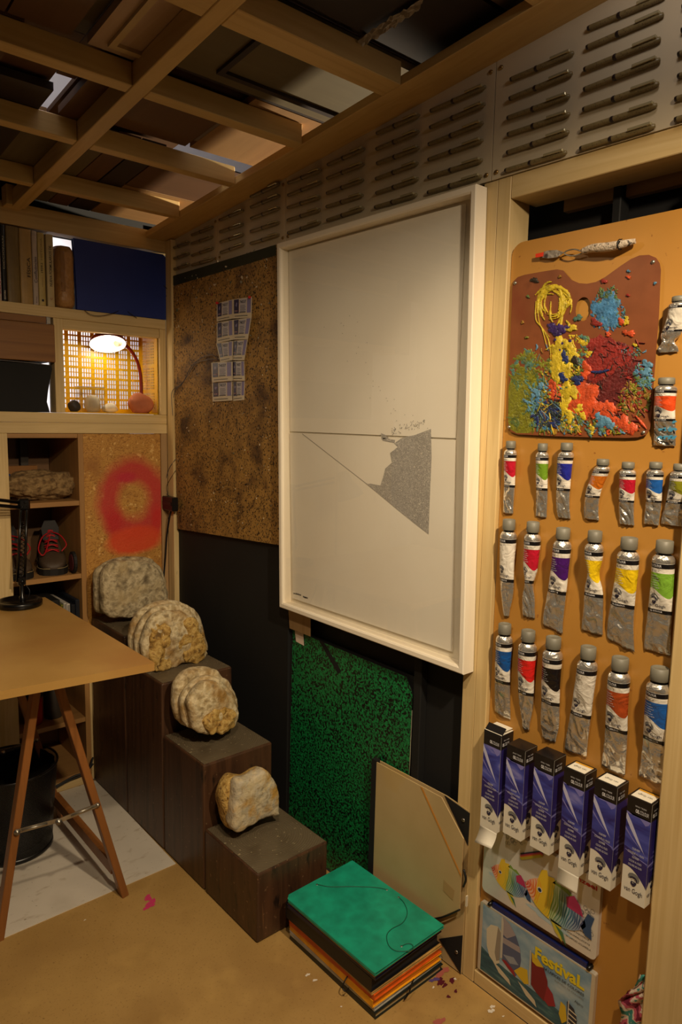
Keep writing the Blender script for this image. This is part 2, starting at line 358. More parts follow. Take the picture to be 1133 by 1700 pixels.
rboard(-1.2, -.66, -.0, -.24, 'brown', 'brown board at the far left above the books')
rboard(-.82, -.70, -.93, -1.9, 'brown', 'brown board at the upper left beside the dark gap')
rboard(-.662, -.535, -.925, -1.9, 'rose', 'faded pink painted door panel with a pale moulding at the upper left', mould=(-.63, -.545, -.952, -1.8, 'pale'))
rboard(-1.3, -.825, -.93, -1.9, 'brown', 'brown panel in the upper left corner')
for (x0, x1, y0, y1, c_, lb) in ((-1.5, -.657, .12, -.9, 'brown', 'upper board left of the bright roof slot'), (-1.5, -.657, -.903, -2.9, 'olive', 'upper board over the far left of the roof'), (-.655, -.612, .12, -.525, 'tan', 'narrow upper board behind the bright roof slot'), (-.655, -.612, -.72, -2.9, 'brown', 'narrow upper board in front of the bright roof slot'),
   (-.610, .3, .12, -.478, 'dark', 'wide dark upper board above the blue folder and corner'), (-.610, -.262, -.480, -.644, 'brown', 'short upper board left of the white roof slit'), (-.610, .3, -.646, -1.25, 'brown', 'upper board over the panelled door leaf'), (-.610, .3, -1.253, -2.9, 'grey', 'upper board nearest the camera above the pens')):
    rboard(x0, x1, y0, y1, c_, lb, z=.0805, th=.012)
# plastic sheet scrap and hall beyond
HALLW = nmat('hall_white', [(.3, (235, 232, 232)), (.7, (225, 222, 224))], nscale=3, rough=.8)
struct(MB().box((-4, -4.5, 3.4), (3, 3, 3.45)).build('ceiling_hall', HALLW))
struct(MB().box((-3, 1.5, 0), (2.5, 1.52, 3.4)).build('wall_hall', HALLW))
pl = MB(); rr = random.Random(3)
g = [[None]*9 for _ in range(20)]
for i in range(20):
    for j in range(9):
        px, py = lerp(596, 705, i/19)-j*1.1, lerp(62, -10, i/19)+j*3.0
        d = ray(px, py); off = .046; tt = (1.993+off-.0785*CAM.y-CAM.z)/(d.z+.0785*d.y); p = CAM+d*tt
        g[i][j] = p+V((0, 0, rr.uniform(-.008, .0015)))
pl.add([g[i][j] for i in range(20) for j in range(9)], [(i*9+j, i*9+j+1, (i+1)*9+j+1, (i+1)*9+j) for i in range(19) for j in range(8)], None)
film = mat('plastic_film', (150, 140, 130), .18)
tag(pl.build('plastic_sheet', film), 'strip of crinkled clear plastic stuck along the roof panels near the fourth joist', 'plastic sheet')

struct(MB().hexa([V(p) for p in ((.013, .0, 1.875), (.013, -2.35, 1.875), (.013, -2.35, zs(-2.35)-.001), (.013, .0, zs(0)-.001), (.028, .0, 1.875), (.028, -2.35, 1.875), (.028, -2.35, zs(-2.35)-.001), (.028, .0, zs(0)-.001))]).build('trim_22', BLACKM))  # added unseen backing, blocks hall light leaking through the panel seams
struct(MB().box((-.0195, .06, 0), (.06, .075, 2.05)).build('trim_23', BLACKM))  # added unseen plate, seals the light slit in the corner
struct(MB().box((-1.6, .076, 1.957), (.2, .09, 2.082)).build('trim_24', mat('gap_black', (14, 12, 11), .9))); struct(MB().box((-.0455, .0515, 0), (-.0205, .06, 1.95)).build('trim_25', BLACKM))  # added dark boards, shut out hall light above the beam and in the corner
# ================================================================== PENS
pen_y = [(-.024, -.159), (-.176, -.319), (-.369, -.507), (-.548, -.699), (-.743, -.893), (-.921, -1.067), (-1.114, -1.257), (-1.29, -1.446), (-1.511, -1.655), (-1.683, -1.828), (-1.862, -2.0)]
pen_z = [[1.965, 1.927, 1.89], [1.986, 1.957, 1.917, 1.885], [2.0, 1.963, 1.93, 1.896], [2.034, 2.003, 1.969, 1.931, 1.895], [2.03, 1.996, 1.962, 1.927, 1.891], [2.036, 2.001, 1.963, 1.928, 1.892], [2.063, 2.026, 1.991, 1.955, 1.92, 1.887], [2.062, 2.026, 1.99, 1.956, 1.917, 1.883], [2.057, 2.02, 1.983, 1.95, 1.914, 1.879], [2.09, 2.057, 2.019, 1.983, 1.947, 1.912, 1.877], [2.094, 2.058, 2.02, 1.983, 1.947, 1.911, 1.877]]
penb = nmat('pen_beige', [(.3, (136, 120, 82)), (.7, (120, 104, 68))], nscale=60, rough=.4, extra=[((1, 2.5, 1), 240, .60, .64, (74, 62, 44))])
pend = mat('pen_dark', (38, 28, 30), .35); penc = mat('pen_clip', (170, 160, 125), .25, .3)
PEN = thing('fineliner_pen', 'x', 'pen', (0, 0, 0), 'beige fineliner pens fixed on the cream panels')
r_ = .0050
MB().lathe([(0, 0), (.0035, 0), (.0045, -.002), (r_*.92, -.006), (r_*.92, -.062)], (-.006, 0, 0), 'y', n=14).build('barrel', penb, PEN)
MB().lathe([(0, .0015), (.0042, .001), (.0048, -.0035)], (-.006, 0, 0), 'y', n=14).build('end_plug', pend, PEN)
MB().lathe([(r_*.93, -.056), (r_*1.12, -.0575), (r_*1.12, -.0615), (r_*.93, -.063)], (-.006, 0, 0), 'y', n=14).build('ring', pend, PEN)
c = MB().lathe([(r_, -.061), (r_*1.02, -.066), (r_*1.02, -.133), (r_*.7, -.140), (0, -.141)], (-.006, 0, 0), 'y', n=14).build('cap', penb, PEN)
k = MB(); k.box((-.0152, -.094, .0015), (-.0128, -.136, .0065), bev=.0008); k.box((-.0135, -.128, .001), (-.007, -.136, .006), bev=.0006); k.build('clip', penc, c)
nth = ['first', 'second', 'third', 'fourth', 'fifth', 'sixth', 'seventh', 'eighth', 'ninth', 'tenth', 'eleventh']
rp = random.Random(11); first = True
for ci, ((y0, y1), zz) in enumerate(zip(pen_y, pen_z)):
    n = len(zz)
    for ri, z in enumerate(zz):
        if ci == 10 and ri > 4: pass
        rowl = 'bottom' if ri == n-1 else ('top' if ri == 0 else '%s from bottom' % nth[n-1-ri])
        lb = 'beige fineliner pen, %s, in %s pen column from the shelf corner' % (rowl, nth[ci])
        o = PEN if first else dup(PEN, (0, 0, 0))
        first = False; o['label'] = lb
        o.location = (-.0015, y0+rp.uniform(-.002, .002), z)
        o.rotation_euler = (rp.uniform(-.02, .02), 0, 0); s_ = abs(y1-y0)/.141
        o.scale = (1, s_ if s_ > .9 else 1, 1)
# ================================================================== SPECKLED BOARD
corkm = nmat('debris_board', [(.30, (88, 60, 28)), (.40, (140, 104, 50)), (.52, (174, 132, 64)), (.75, (152, 114, 54))], (1, 1, 1), 9, 8, .75, .5, dist=.5, bscale=90,
             extra=[((1, 1, 1), 4.2, .56, .80, (112, 82, 46)), ((1, 1, .75), 190, .57, .62, (50, 32, 18)), ((1, 1, 1), 90, .63, .66, (40, 26, 16))])
P = [W(284, 459, -.012), W(458.5, 406, -.012), W(464, 905, -.012), W(295, 878, -.012)]
cb_ = thing('debris_board', 'tall brown board crusted with dark specks beside the large white frame', 'board', (0, -.4, .93))
MB().hexa([p for p in P]+[p+V((.011, 0, 0)) for p in P]).build('board', corkm, cb_)
q = MB(); dk = mat('dark_green_tape', (44, 48, 30), .6)
P2 = [W(284, 459, -.0125), W(458.5, 406, -.0125), W(458.5, 424, -.0125), W(284, 476, -.0125)]
q.hexa(P2+[p+V((.0004, 0, 0)) for p in P2]).build('painted_edge', dk, cb_)
fm = [mat('flake_cream', (205, 190, 160), .5), mat('flake_grey', (150, 145, 120), .5), mat('flake_teal', (70, 110, 95), .5), mat('flake_rust', (120, 50, 30), .5)]
dm = mat('bark_shaving', (40, 25, 14), .6)
fl_ = MB(); rr = random.Random(5)
def cpt(u, v, x=-.0122):
    a = P[0].lerp(P[1], u); b = P[3].lerp(P[2], u); p = a.lerp(b, v); p.x = x; return p
for i in range(230):
    u, v = rr.uniform(.02, .98), rr.random()**1.25*.97+.02
    r = rr.uniform(.0008, .0026)*(1.9 if (v < .22 and rr.random() < .35) else 1); c0 = cpt(u, v, -.0135-rr.random()*.0012)
    m = fm[0] if rr.random() < .6 else (fm[1] if rr.random() < .8 else (fm[2] if rr.random() < .5 else fm[3]))
    bb = blob(0, 0, r, 7, .6, rr.uniform(.3, 1.6), i, rr.uniform(0, 3))
    fl_.add([c0+V((0, a, b)) for a, b in bb]+[c0+V((.0014, a, b)) for a, b in bb], [list(range(7))]+[(k, (k+1) % 7, 7+(k+1) % 7, 7+k) for k in range(7)], m)
tag(fl_.build('paint_flakes', None, cb_), None, kind='stuff')
sh = MB()
for i in range(1600):
    u, v = rr.uniform(.01, .99), rr.random()
    if noise.noise(V((u*3, v*6, 2.2))) < -.12+rr.uniform(-.3, .2): continue
    c0 = cpt(u, v, -.0135); a = rr.uniform(0, 3.1); L_ = rr.uniform(.003, .0075); d = V((0, math.cos(a), math.sin(a)))*L_; nrm = V((0, -d.z, d.y)).normalized()*rr.uniform(.0008, .0016); bend = V((-.002, 0, 0))+nrm*rr.uniform(-1.5, 1.5)
    pts = [c0-d, c0+bend, c0+d]
    sh.add([pts[0], pts[1]-nrm, pts[1]+nrm, pts[2]], [(0, 1, 2), (1, 3, 2)], dm)
tag(sh.build('bark_shavings', None, cb_), None, kind='stuff')
# lottery tickets
tk = thing('ticket_sheet', 'sheet of ten pale printed tickets pinned to the speckled board', 'ticket sheet', W(385, 580, -.02))
pap = mat('ticket_paper', (214, 200, 172), .6); navy = mat('ticket_navy', (44, 34, 74), .5); lil = mat('ticket_lilac', (132, 124, 168), .55); ink = mat('ink', (30, 28, 40), .6); tint = mat('ticket_tint', (190, 184, 190), .6); redi = mat('ticket_red', (170, 50, 50), .5)
rowsL = [((360, 504), (387, 497), (387, 529), (360, 534)), ((360, 536), (387, 531), (388, 564), (360, 570)), ((359, 570), (387, 566), (386, 598), (366, 602)), ((351, 602), (386, 600), (386, 632), (352, 635)), ((352, 635), (386, 632), (386, 665), (353, 667))]
rowsR = [((387, 497), (419, 493), (418, 527), (387, 529)), ((387, 531), (418, 527), (412, 563), (388, 564)), ((387, 566), (412, 563), (406, 598), (386, 598)), ((386, 600), (406, 599), (407, 632), (386, 632)), ((387, 633), (407, 632), (406, 664), (387, 666))]
for ri, rows in enumerate((rowsL, rowsR)):
    for i, qd in enumerate(rows):
        x = -.0165 - .004*math.sin(i*.9+ri) - (.002 if i == 3 else 0)
        c4 = [W(a, b, x) for a, b in qd]
        def fn(u, v, d=0, c4=c4): p = c4[3].lerp(c4[2], u).lerp(c4[0].lerp(c4[1], u), v); return p+V((-d-.0015*math.sin(u*3.1), 0, 0))
        m = MB()
        gr = [fn(a/6, b/2) for b in range(3) for a in range(7)]
        m.add(gr, [(b*7+a, b*7+a+1, (b+1)*7+a+1, (b+1)*7+a) for b in range(2) for a in range(6)], pap)
        def band(u0, u1, v0, v1, mm, d, n=4):
            m.add([fn(lerp(u0, u1, k/n), v, d) for v in (v0, v1) for k in range(n+1)], [(k, k+1, n+2+k, n+1+k) for k in range(n)], mm)
        band(.06, .34, .25, .97, navy, .0002); band(.38, .72, .3, .95, tint, .0002); band(.76, .95, .25, .97, lil, .0002)
        g2 = lambda u, v: fn(u, v, .0005)
        text(m, '74037', g2, .38, .74, width=.34, height=.15, m=ink, bold=.02)
        for k in range(5): band(.42, .66+.04*(k % 2), .62-.07*k, .64-.07*k, ink, .0005, 2)
        band(.38, .70, .27, .31, ink, .0005, 2); band(.1, .8, .1, .13, ink, .0004)
        for k in range(4): flat(m, blob(.13+.045*k, .38, .02, 6, .3, 1.6, k), g2, redi if k % 2 else tint)
        flat(m, blob(.2, .7, .05, 9, .6, 1.8, i), g2, lil)
        m.build('ticket', None, tk, fixn=False)
for (x, y) in ((361, 503), (415, 493.5)):
    MB().lathe([(0, -.006), (.004, -.005), (.0045, -.001), (.003, .003), (.001, .008)], W(x, y, -.022), 'x', n=12).build('pin', mat('red_pin', (190, 25, 25), .3), tk)
# wires on the board and along the corner stud
def spline(pts, n=8):
    P_ = [V(p) for p in pts]; P_ = [P_[0]*2-P_[1]]+P_+[P_[-1]*2-P_[-2]]; out = []
    for i in range(1, len(P_)-2):
        for k in range(n):
            t = k/n; a, b, c_, d = P_[i-1:i+3]
            out.append(.5*((2*b)+(c_-a)*t+(2*a-5*b+4*c_-d)*t*t+(3*b-a-3*c_+d)*t**3))
    out.append(P_[-2]); return out
def cable(name, label, pts, r, m=RUBBER, cat='cable', parent=None):
    o = MB().tube(spline(pts), r, m, 8).build(name, None, parent)
    if parent is None: tag(o, label, cat)
    return o
cable('thin_wire', 'thin wire looping from the tickets down the speckled board', [W(362, 596, -.02), W(352, 589, -.024), W(335, 594, -.022), W(318, 608, -.02), W(307, 630, -.02), W(300, 640, -.02), W(291, 644, -.02), W(285, 655, -.026), W(287, 690, -.028)], .0011, mat('grey_wire', (60, 62, 75), .4))
cable('thin_wire', 'second thin wire curling beside the first on the speckled board', [W(362, 597, -.018), W(345, 597, -.018), W(325, 604, -.017), W(313, 622, -.017), W(304, 634, -.017), W(292, 648, -.022), W(288, 660, -.024)], .0009, mat('grey_wire', (60, 62, 75), .4))
cable('thin_wire', 'thin looped wire hanging above the black plug box', [W(292, 762, -.016), W(281, 778, -.024), W(275, 800, -.026), W(273, 813, -.026), W(277, 820, -.026), W(281, 823, -.026)], .0011, mat('grey_wire', (60, 62, 75), .4))
cable('thin_wire', 'dark wire reaching the black plug box from the board edge', [W(292, 781, -.016), W(283, 795, -.024), W(277, 808, -.027), W(279, 822, -.027)], .0009)
a = thing('plug_box', 'black plug box hanging on the pine corner stud', 'power adapter', W(285, 850, -.03))
p0, p1 = W(277, 823, -.03), W(293, 849, -.03)
MB().box((-.046, p0.y+.008, p1.z), (-.021, p1.y, p0.z), bev=.003).build('housing', PLASTIC, a)
MB().box((-.048, p0.y+.002, p1.z+.02), (-.046, p1.y+.01, p0.z-.018), bev=.0005).build('socket_plate', mat('dark_plate', (22, 22, 24), .3), a)
cable('power_cable', 'thick black cable running from the plug box down behind the grey stone', [W(284, 849, -.03), W(281, 862, -.035), W(277, 890, -.036), W(275, 920, -.038), W(273, 945, -.04), W(271, 975, -.05), V((-.06, -.03, .66))], .0036)

# ================================================================== FRAMED DRAWING
FY = lambda u, v: lerp(lerp(-.757, -1.479, u), lerp(-.729, -1.457, u), v)
FZ = lambda u, v: lerp(lerp(.780, .775, u), 1.858, v)
def fp(u, v, x): return V((x, FY(u, v), FZ(u, v)))
ft = thing('framed_drawing', 'large white framed drawing of a hatched triangle hanging on the right wall', 'framed picture', (0, -1.1, .777))
fw = .0165; du, dv = fw/.725, fw/1.08
fr = MB()
def ring(a, xa, b, xb, m=None):
    A = [fp(u, v, xa) for u, v in a]; Bq = [fp(u, v, xb) for u, v in b]
    fr.add(A+Bq, [(k, (k+1) % 4, 4+(k+1) % 4, 4+k) for k in range(4)])
def rect(d): return [(d*du, d*dv), (1-d*du, d*dv), (1-d*du, 1-d*dv), (d*du, 1-d*dv)]
ring(rect(0), -.0005, rect(0), -.0365); ring(rect(0), -.0365, rect(.12), -.038); ring(rect(.12), -.038, rect(.75), -.038); ring(rect(.75), -.038, rect(1), -.0355); ring(rect(1), -.0355, rect(1.02), -.006)
fr.build('frame', CREAMW, ft)
MOUNT = nmat('mount_card', [(.3, (232, 222, 202)), (.7, (238, 229, 210))], nscale=5, rough=.75)
MB().poly([fp(u, v, -.006) for u, v in rect(.98)]).build('backing_card', MOUNT, ft)
def sheetfn(px, py, x=-.009): return W(px, py, x)
# two paper sheets, upper and lower
SH = nmat('drawing_paper', [(.3, (238, 229, 212)), (.7, (243, 236, 221))], nscale=4, rough=.7)
def fpx(px, py): # px to frame plane
    return W(px, py, -.010)
up_ = [(482, 716), (757, 727.5), (774, 338), (480, 418)]; lo_ = [(487, 993), (752, 1082), (757, 730.5), (482, 718.5)]
s1 = MB(); s1.hexa([fpx(*p) for p in up_]+[fpx(*p)+V((.002, 0, 0)) for p in up_]); s1.build('upper_sheet', SH, ft)
s2 = MB(); s2.hexa([fpx(*p)+V((-.0015, 0, 0)) for p in lo_]+[fpx(*p)+V((.002, 0, 0)) for p in lo_]); s2.build('lower_sheet', SH, ft)
hat = nmat('pencil_hatching', [(.0, (214, 207, 194)), (.38, (205, 198, 186)), (.46, (140, 136, 130)), (.6, (172, 166, 158)), (.66, (215, 208, 196))], (60, 190, 260), 1, 3, .8, dist=1.5)
pen_g = mat('pencil_grey', (110, 106, 102), .8); inkb = mat('ink_black', (25, 25, 28), .7)
dr = MB(); G = lambda px, py: W(px, py, -.0122)
tri = [(712, 887), (690, 870), (660, 846), (630, 821), (608, 803), (616, 803), (632, 806), (637, 790), (640, 778), (651, 768), (648, 752), (661, 742), (655, 736), (668, 727), (690, 722), (716, 712), (717, 760), (714, 830)]
dr.poly([G(*p) for p in tri], hat)
def ln(a, b, w_, m, f=G):
    a, b = V((*a, 0)), V((*b, 0)); d = (b-a).normalized(); n = V((-d.y, d.x, 0))*w_/2
    dr.poly([f(*(p)[:2]) for p in (a-n, b-n, b+n, a+n)], m)
ln((502, 720), (610, 804), .55, pen_g); ln((656, 733), (636, 729), 5, hat); 
dr.poly([G(*p) for p in [(633, 719), (640, 722), (646, 727), (634, 730)]], hat)
rr = random.Random(9)
for i in range(64):
    t = rr.random(); x = lerp(652, 712, t)+rr.uniform(-2, 2); y = lerp(716, 700, t)+rr.gauss(0, 3.4)
    dr.poly([G(a, b) for a, b in disc2(x, y, .62, .62, 6)], pen_g)
for i in range(30):
    t = rr.random()**1.6; x = lerp(668, 550, t)+rr.gauss(0, 14); y = lerp(695, 520, t)+rr.gauss(0, 14)
    dr.poly([G(a, b) for a, b in disc2(x, y, .55, .55, 6)], pen_g)
# signature scribble
for (x0, x1, y) in ((487, 500, 985), (503, 511, 990)):
    pts = [(lerp(x0, x1, k/14), y+(k/14)*3+2.0*math.sin(k*2.3+x0)*(.6 if k % 3 else 1)) for k in range(15)]
    for k in range(14): ln(pts[k], pts[k+1], .8, inkb)
dr.build('drawing', None, ft, fixn=False)
gm = bpy.data.materials.new('picture_glass'); gm.use_nodes = True; N = gm.node_tree.nodes; L = gm.node_tree.links; N.clear()
oo = N.new('ShaderNodeOutputMaterial'); mx = N.new('ShaderNodeMixShader'); tr = N.new('ShaderNodeBsdfTransparent'); gl = N.new('ShaderNodeBsdfGlossy'); lw = N.new('ShaderNodeLayerWeight'); lw.inputs[0].default_value = .5; pw = N.new('ShaderNodeMath'); pw.operation = 'POWER'; pw.inputs[1].default_value = 5; fz = N.new('ShaderNodeMath'); fz.operation = 'MULTIPLY_ADD'; fz.inputs[1].default_value = .9; fz.inputs[2].default_value = .07
L.new(lw.outputs['Facing'], pw.inputs[0]); L.new(pw.outputs[0], fz.inputs[0])
gl.inputs['Roughness'].default_value = .02; tr.inputs[0].default_value = (.97, .97, .96, 1)
L.new(fz.outputs[0], mx.inputs[0]); L.new(tr.outputs[0], mx.inputs[1]); L.new(gl.outputs[0], mx.inputs[2]); L.new(mx.outputs[0], oo.inputs[0])
MB().poly([fp(u, v, -.0295) for u, v in rect(1)]).build('glass_pane', gm, ft)

# ================================================================== PAINT TUBE BOARD
TX = .012   # face of the board
mdf = nmat('orange_mdf', [(.3, (176, 124, 52)), (.6, (186, 134, 60)), (.8, (166, 114, 46))], nscale=3, detail=8, rough=.42, bump=.04, extra=[((1, 1, 1), 60, .70, .74, (150, 98, 44))])
bd = MB(); tp = 1.732
pts = [(TX, -1.53+.0, .036), (TX, -1.523, tp-.03)]
pts = [(TX, -1.5215, .036), (TX, -1.5215, tp-.028)]+[(TX, -1.5495+.028*math.cos(a), tp-.028+.028*math.sin(a)) for a in [k*math.pi/12 for k in range(1, 7)]]+[(TX, -1.934, tp), (TX, -1.934, .036)]
bd.prism(pts, (.012, 0, 0)); tb = bd.build('tube_display_board', mdf); tag(tb, 'orange brown board on which the palette, paint tubes and paint boxes are mounted', 'board')
# ---- palette
def T(px, py, d=0): return W(px, py, TX-d)
pt = thing('painters_palette', 'brown rectangular wooden palette covered in thick multicoloured paint', 'palette', T(960, 600))
outl = [(843, 700), (845, 640), (848, 560), (851, 480), (853, 467), (860, 460), (872, 456), (900, 451), (925, 447), (936, 449), (942, 456), (950, 465), (962, 470), (975, 471), (990, 468), (1005, 460), (1030, 442), (1048, 430), (1062, 424), (1078, 423), (1090, 428), (1096, 437), (1098, 448), (1095, 520), (1089, 600), (1082, 690), (1080, 712), (1073, 722), (1060, 726), (1040, 727), (980, 726), (920, 724), (860, 721), (849, 717), (844, 709)]
hole = disc2(969, 513, 12.5, 20, 20, rot=.12)
brn = nmat('palette_board', [(.3, (120, 68, 38)), (.6, (132, 76, 44)), (.8, (110, 60, 33))], nscale=20, rough=.38, extra=[((1, 1, 1), 12, .55, .75, (120, 60, 36))])
pm = MB()
def arc(pts_, inner, x0, x1):
    # board with a hole: bridge outline to the hole
    n = len(pts_); h = len(inner)
    return
d0, d1 = .0005, .0065
# triangulate ring between outline and hole by angular walk
import mathutils
ov = [T(*p, d1) for p in outl]; hv = [T(*p, d1) for p in hole]
tri_ = mathutils.geometry.tessellate_polygon([[V((p.y, p.z, 0)) for p in ov], [V((p.y, p.z, 0)) for p in hv]])
allv = ov+hv
pm.add(allv, [list(t_) for t_ in tri_], brn)
ovb = [T(*p, d0) for p in outl]; hvb = [T(*p, d0) for p in hole]
dkb = mat('palette_edge', (60, 32, 18), .6)
n = len(ov); pm.add(ov+ovb, [(k, (k+1) % n, n+(k+1) % n, n+k) for k in range(n)], dkb)
n = len(hv); pm.add(hv+hvb, [(k, (k+1) % n, n+(k+1) % n, n+k) for k in range(n)], dkb)
pm.build('board', None, pt)
PC = dict(yel=(206, 180, 44), oli=(122, 122, 30), gre=(92, 112, 56), blu=(70, 128, 176), sky=(90, 140, 172), ora=(206, 80, 40), red=(146, 46, 40), crim=(104, 38, 38), pur=(56, 36, 100), nav=(34, 48, 104), dgr=(42, 54, 62), blk=(46, 38, 28), och=(158, 118, 42), tea=(80, 120, 108))
pmats = {k: nmat('oil_'+k, [(.3, tuple(int(v*.8) for v in c)), (.6, c), (.8, tuple(min(255, int(v*1.12)) for v in c))], nscale=70, rough=.34, bump=.7, bscale=190) for k, c in PC.items()}
lay = [0]
def dab(mb, px, py, r, col, seed, j=.45, sq=1.0, rot=0, n=22, h=None):
    lay[0] += 1; d = d1+.0002+lay[0]*.0000012
    h = h if h is not None else .0002+r*.000012
    o1_ = blob(px, py, r, n, j, sq, seed, rot); rr2 = random.Random(seed+9)
    A = [T(a, b, d1-.0001) for a, b in o1_]; Bq = [T(lerp(px, a, .82), lerp(py, b, .82), d+h*rr2.uniform(.5, 1.1)) for a, b in o1_]; C = [T(lerp(px, a, .4), lerp(py, b, .4), d+h*rr2.uniform(.6, 1.5)) for a, b in o1_]; D = T(px, py, d+h)
    m_ = pmats[col]
    mb.add(A+Bq+C+[D], [(k, (k+1) % n, n+(k+1) % n, n+k) for k in range(n)]+[(n+k, n+(k+1) % n, 2*n+(k+1) % n, 2*n+k) for k in range(n)]+[(2*n+k, 2*n+(k+1) % n, 3*n) for k in range(n)], m_, True)
def cloud(mb, px, py, rx, ry, cols, cnt, r0, r1, seed, sq=.6):
    rr3 = random.Random(seed); cnt = int(cnt*2.6); r0 *= .5; r1 *= .72
    for i in range(cnt):
        a = rr3.uniform(0, 6.28); q = math.sqrt(rr3.random()); x, y = px+rx*q*math.cos(a), py+ry*q*math.sin(a)
        if not (848 < x < 1088-(y-440)*.03 and y < 722 and y > 440): continue
        if (x-969)**2/16**2+(y-513)**2/24**2 < 1.1: continue
        dab(mb, x, y, rr3.uniform(r0, r1), rr3.choice(cols), seed*100+i, .8, rr3.uniform(.25, .8), rr3.gauss(1.2, .8), 12)
pb = MB()
# broad fields first
flat(pb, [(845, 640), (852, 622), (866, 612), (884, 615), (900, 640), (905, 668), (898, 700), (880, 719), (858, 719), (847, 712), (844, 700)], lambda a, b: T(a, b, d1+.0002), pmats['oli'])
cloud(pb, 885, 620, 34, 38, ['oli', 'gre', 'oli', 'tea'], 46, 4, 12, 1)
cloud(pb, 872, 690, 26, 26, ['oli', 'oli', 'gre'], 22, 5, 11, 2)
cloud(pb, 958, 590, 30, 34, ['gre', 'oli', 'yel', 'tea'], 46, 3, 10, 3)
for (x, y, r, s) in [(1003, 606, 34, 1), (1030, 590, 24, 2), (1000, 576, 22, 3), (1046, 612, 22, 4), (1020, 640, 30, 5), (1010, 660, 20, 6)]: dab(pb, x, y, r, 'crim' if s > 3 else 'red', s*7, .35)
cloud(pb, 1015, 615, 46, 48, ['crim', 'red', 'crim', 'crim'], 70, 3, 11, 4)
cloud(pb, 1035, 620, 22, 34, ['blk', 'crim', 'red'], 44, 2, 5.5, 5)
for (x, y, r, s) in [(1008, 512, 20, 1), (1013, 500, 15, 2), (1020, 532, 14, 3), (1000, 532, 12, 4)]: dab(pb, x, y, r, 'blu', s*13, .4)
cloud(pb, 1008, 518, 30, 30, ['blu', 'sky', 'blu', 'tea'], 50, 2, 8, 6); cloud(pb, 1012, 486, 18, 10, ['gre', 'tea'], 14, 3, 7, 61)
cloud(pb, 1070, 622, 16, 24, ['sky', 'tea', 'blu', 'gre'], 30, 3, 9, 7); cloud(pb, 1052, 584, 20, 8, ['sky', 'gre', 'tea'], 10, 2, 6, 71)
cloud(pb, 1055, 665, 26, 28, ['oli', 'gre', 'och', 'red'], 44, 3, 9, 8)
cloud(pb, 925, 700, 44, 20, ['tea', 'blu', 'oli', 'gre', 'och'], 50, 3, 9, 9)
cloud(pb, 900, 665, 26, 34, ['blu', 'sky', 'tea', 'gre'], 44, 3, 9, 10)
cloud(pb, 990, 708, 60, 15, ['gre', 'tea', 'oli', 'ora', 'sky', 'yel'], 60, 3, 8, 11)
for (x, y, r, s) in [(972, 668, 26, 1), (960, 650, 16, 2), (990, 680, 18, 3), (1012, 685, 14, 4), (1030, 700, 14, 5), (1046, 710, 12, 6), (974, 610, 9, 7), (972, 622, 8, 8), (920, 640, 10, 9), (918, 655, 9, 10), (1008, 676, 12, 12)]: dab(pb, x, y, r, 'ora', s*17, .45)
cloud(pb, 1000, 690, 40, 20, ['ora'], 18, 3, 8, 12); cloud(pb, 1040, 710, 26, 8, ['ora', 'red'], 14, 2, 6, 13); cloud(pb, 922, 650, 10, 18, ['ora', 'red'], 14, 2, 6, 14)
cloud(pb, 909, 690, 24, 22, ['dgr', 'dgr', 'nav'], 40, 3, 9, 15); cloud(pb, 926, 668, 12, 12, ['dgr', 'blk'], 12, 2, 5, 16)
def stroke(mb, pts_, w0, col, seed, h=.00022):
    P_ = spline([V((a, b, 0)) for a, b in pts_], 7); lay[0] += 1; rr4 = random.Random(seed); n = len(P_)
    vs = []; d = d1+.00035+lay[0]*.0000012
    for i, p in enumerate(P_):
        t_ = (P_[min(i+1, n-1)]-P_[max(i-1, 0)]).normalized(); nn = V((-t_.y, t_.x, 0)); w_ = w0*(.35+.65*math.sin(math.pi*min(1, (i+1)/(n+1))))*rr4.uniform(.7, 1.3)/2
        vs += [T(p.x-nn.x*w_, p.y-nn.y*w_, d1), T(p.x-nn.x*w_*.5, p.y-nn.y*w_*.5, d+h), T(p.x+nn.x*w_*.5, p.y+nn.y*w_*.5, d+h*rr4.uniform(.5, 1.2)), T(p.x+nn.x*w_, p.y+nn.y*w_, d1)]
    mb.add(vs, [(i*4+k, i*4+k+1, i*4+4+k+1, i*4+4+k) for i in range(n-1) for k in range(3)], pmats[col], True)
for s, (pts_, w_) in enumerate([([(893, 520), (895, 495), (910, 478), (930, 478), (945, 490), (938, 500)], 8), ([(898, 500), (908, 484), (925, 476), (940, 484)], 7), ([(930, 480), (934, 505), (931, 545)], 8), ([(915, 500), (914, 525), (918, 535)], 4), ([(948, 492), (938, 515), (925, 540)], 4), ([(890, 500), (890, 530), (900, 545), (908, 575)], 2.5), ([(897, 540), (910, 562), (915, 590)], 3), ([(926, 545), (935, 548), (945, 540), (940, 532)], 6), ([(893, 512), (897, 538), (913, 560)], 2), ([(889, 490), (900, 480), (914, 473)], 4), ([(935, 485), (948, 500), (940, 512)], 5)]): stroke(pb, pts_, w_, 'yel', s)
rq_ = random.Random(31)
for k in range(34):
    a_ = rq_.uniform(2.2, 6.6); rx_, ry_ = rq_.uniform(14, 27), rq_.uniform(18, 34); cx_, cy_ = 917+rq_.uniform(-4, 6), 503+rq_.uniform(-4, 5); al = rq_.uniform(.5, 1.6)
    stroke(pb, [(cx_+rx_*math.cos(a_+al*q_/3), cy_+ry_*math.sin(a_+al*q_/3)) for q_ in range(4)], rq_.uniform(2, 6.5), 'yel', 200+k, .0001)
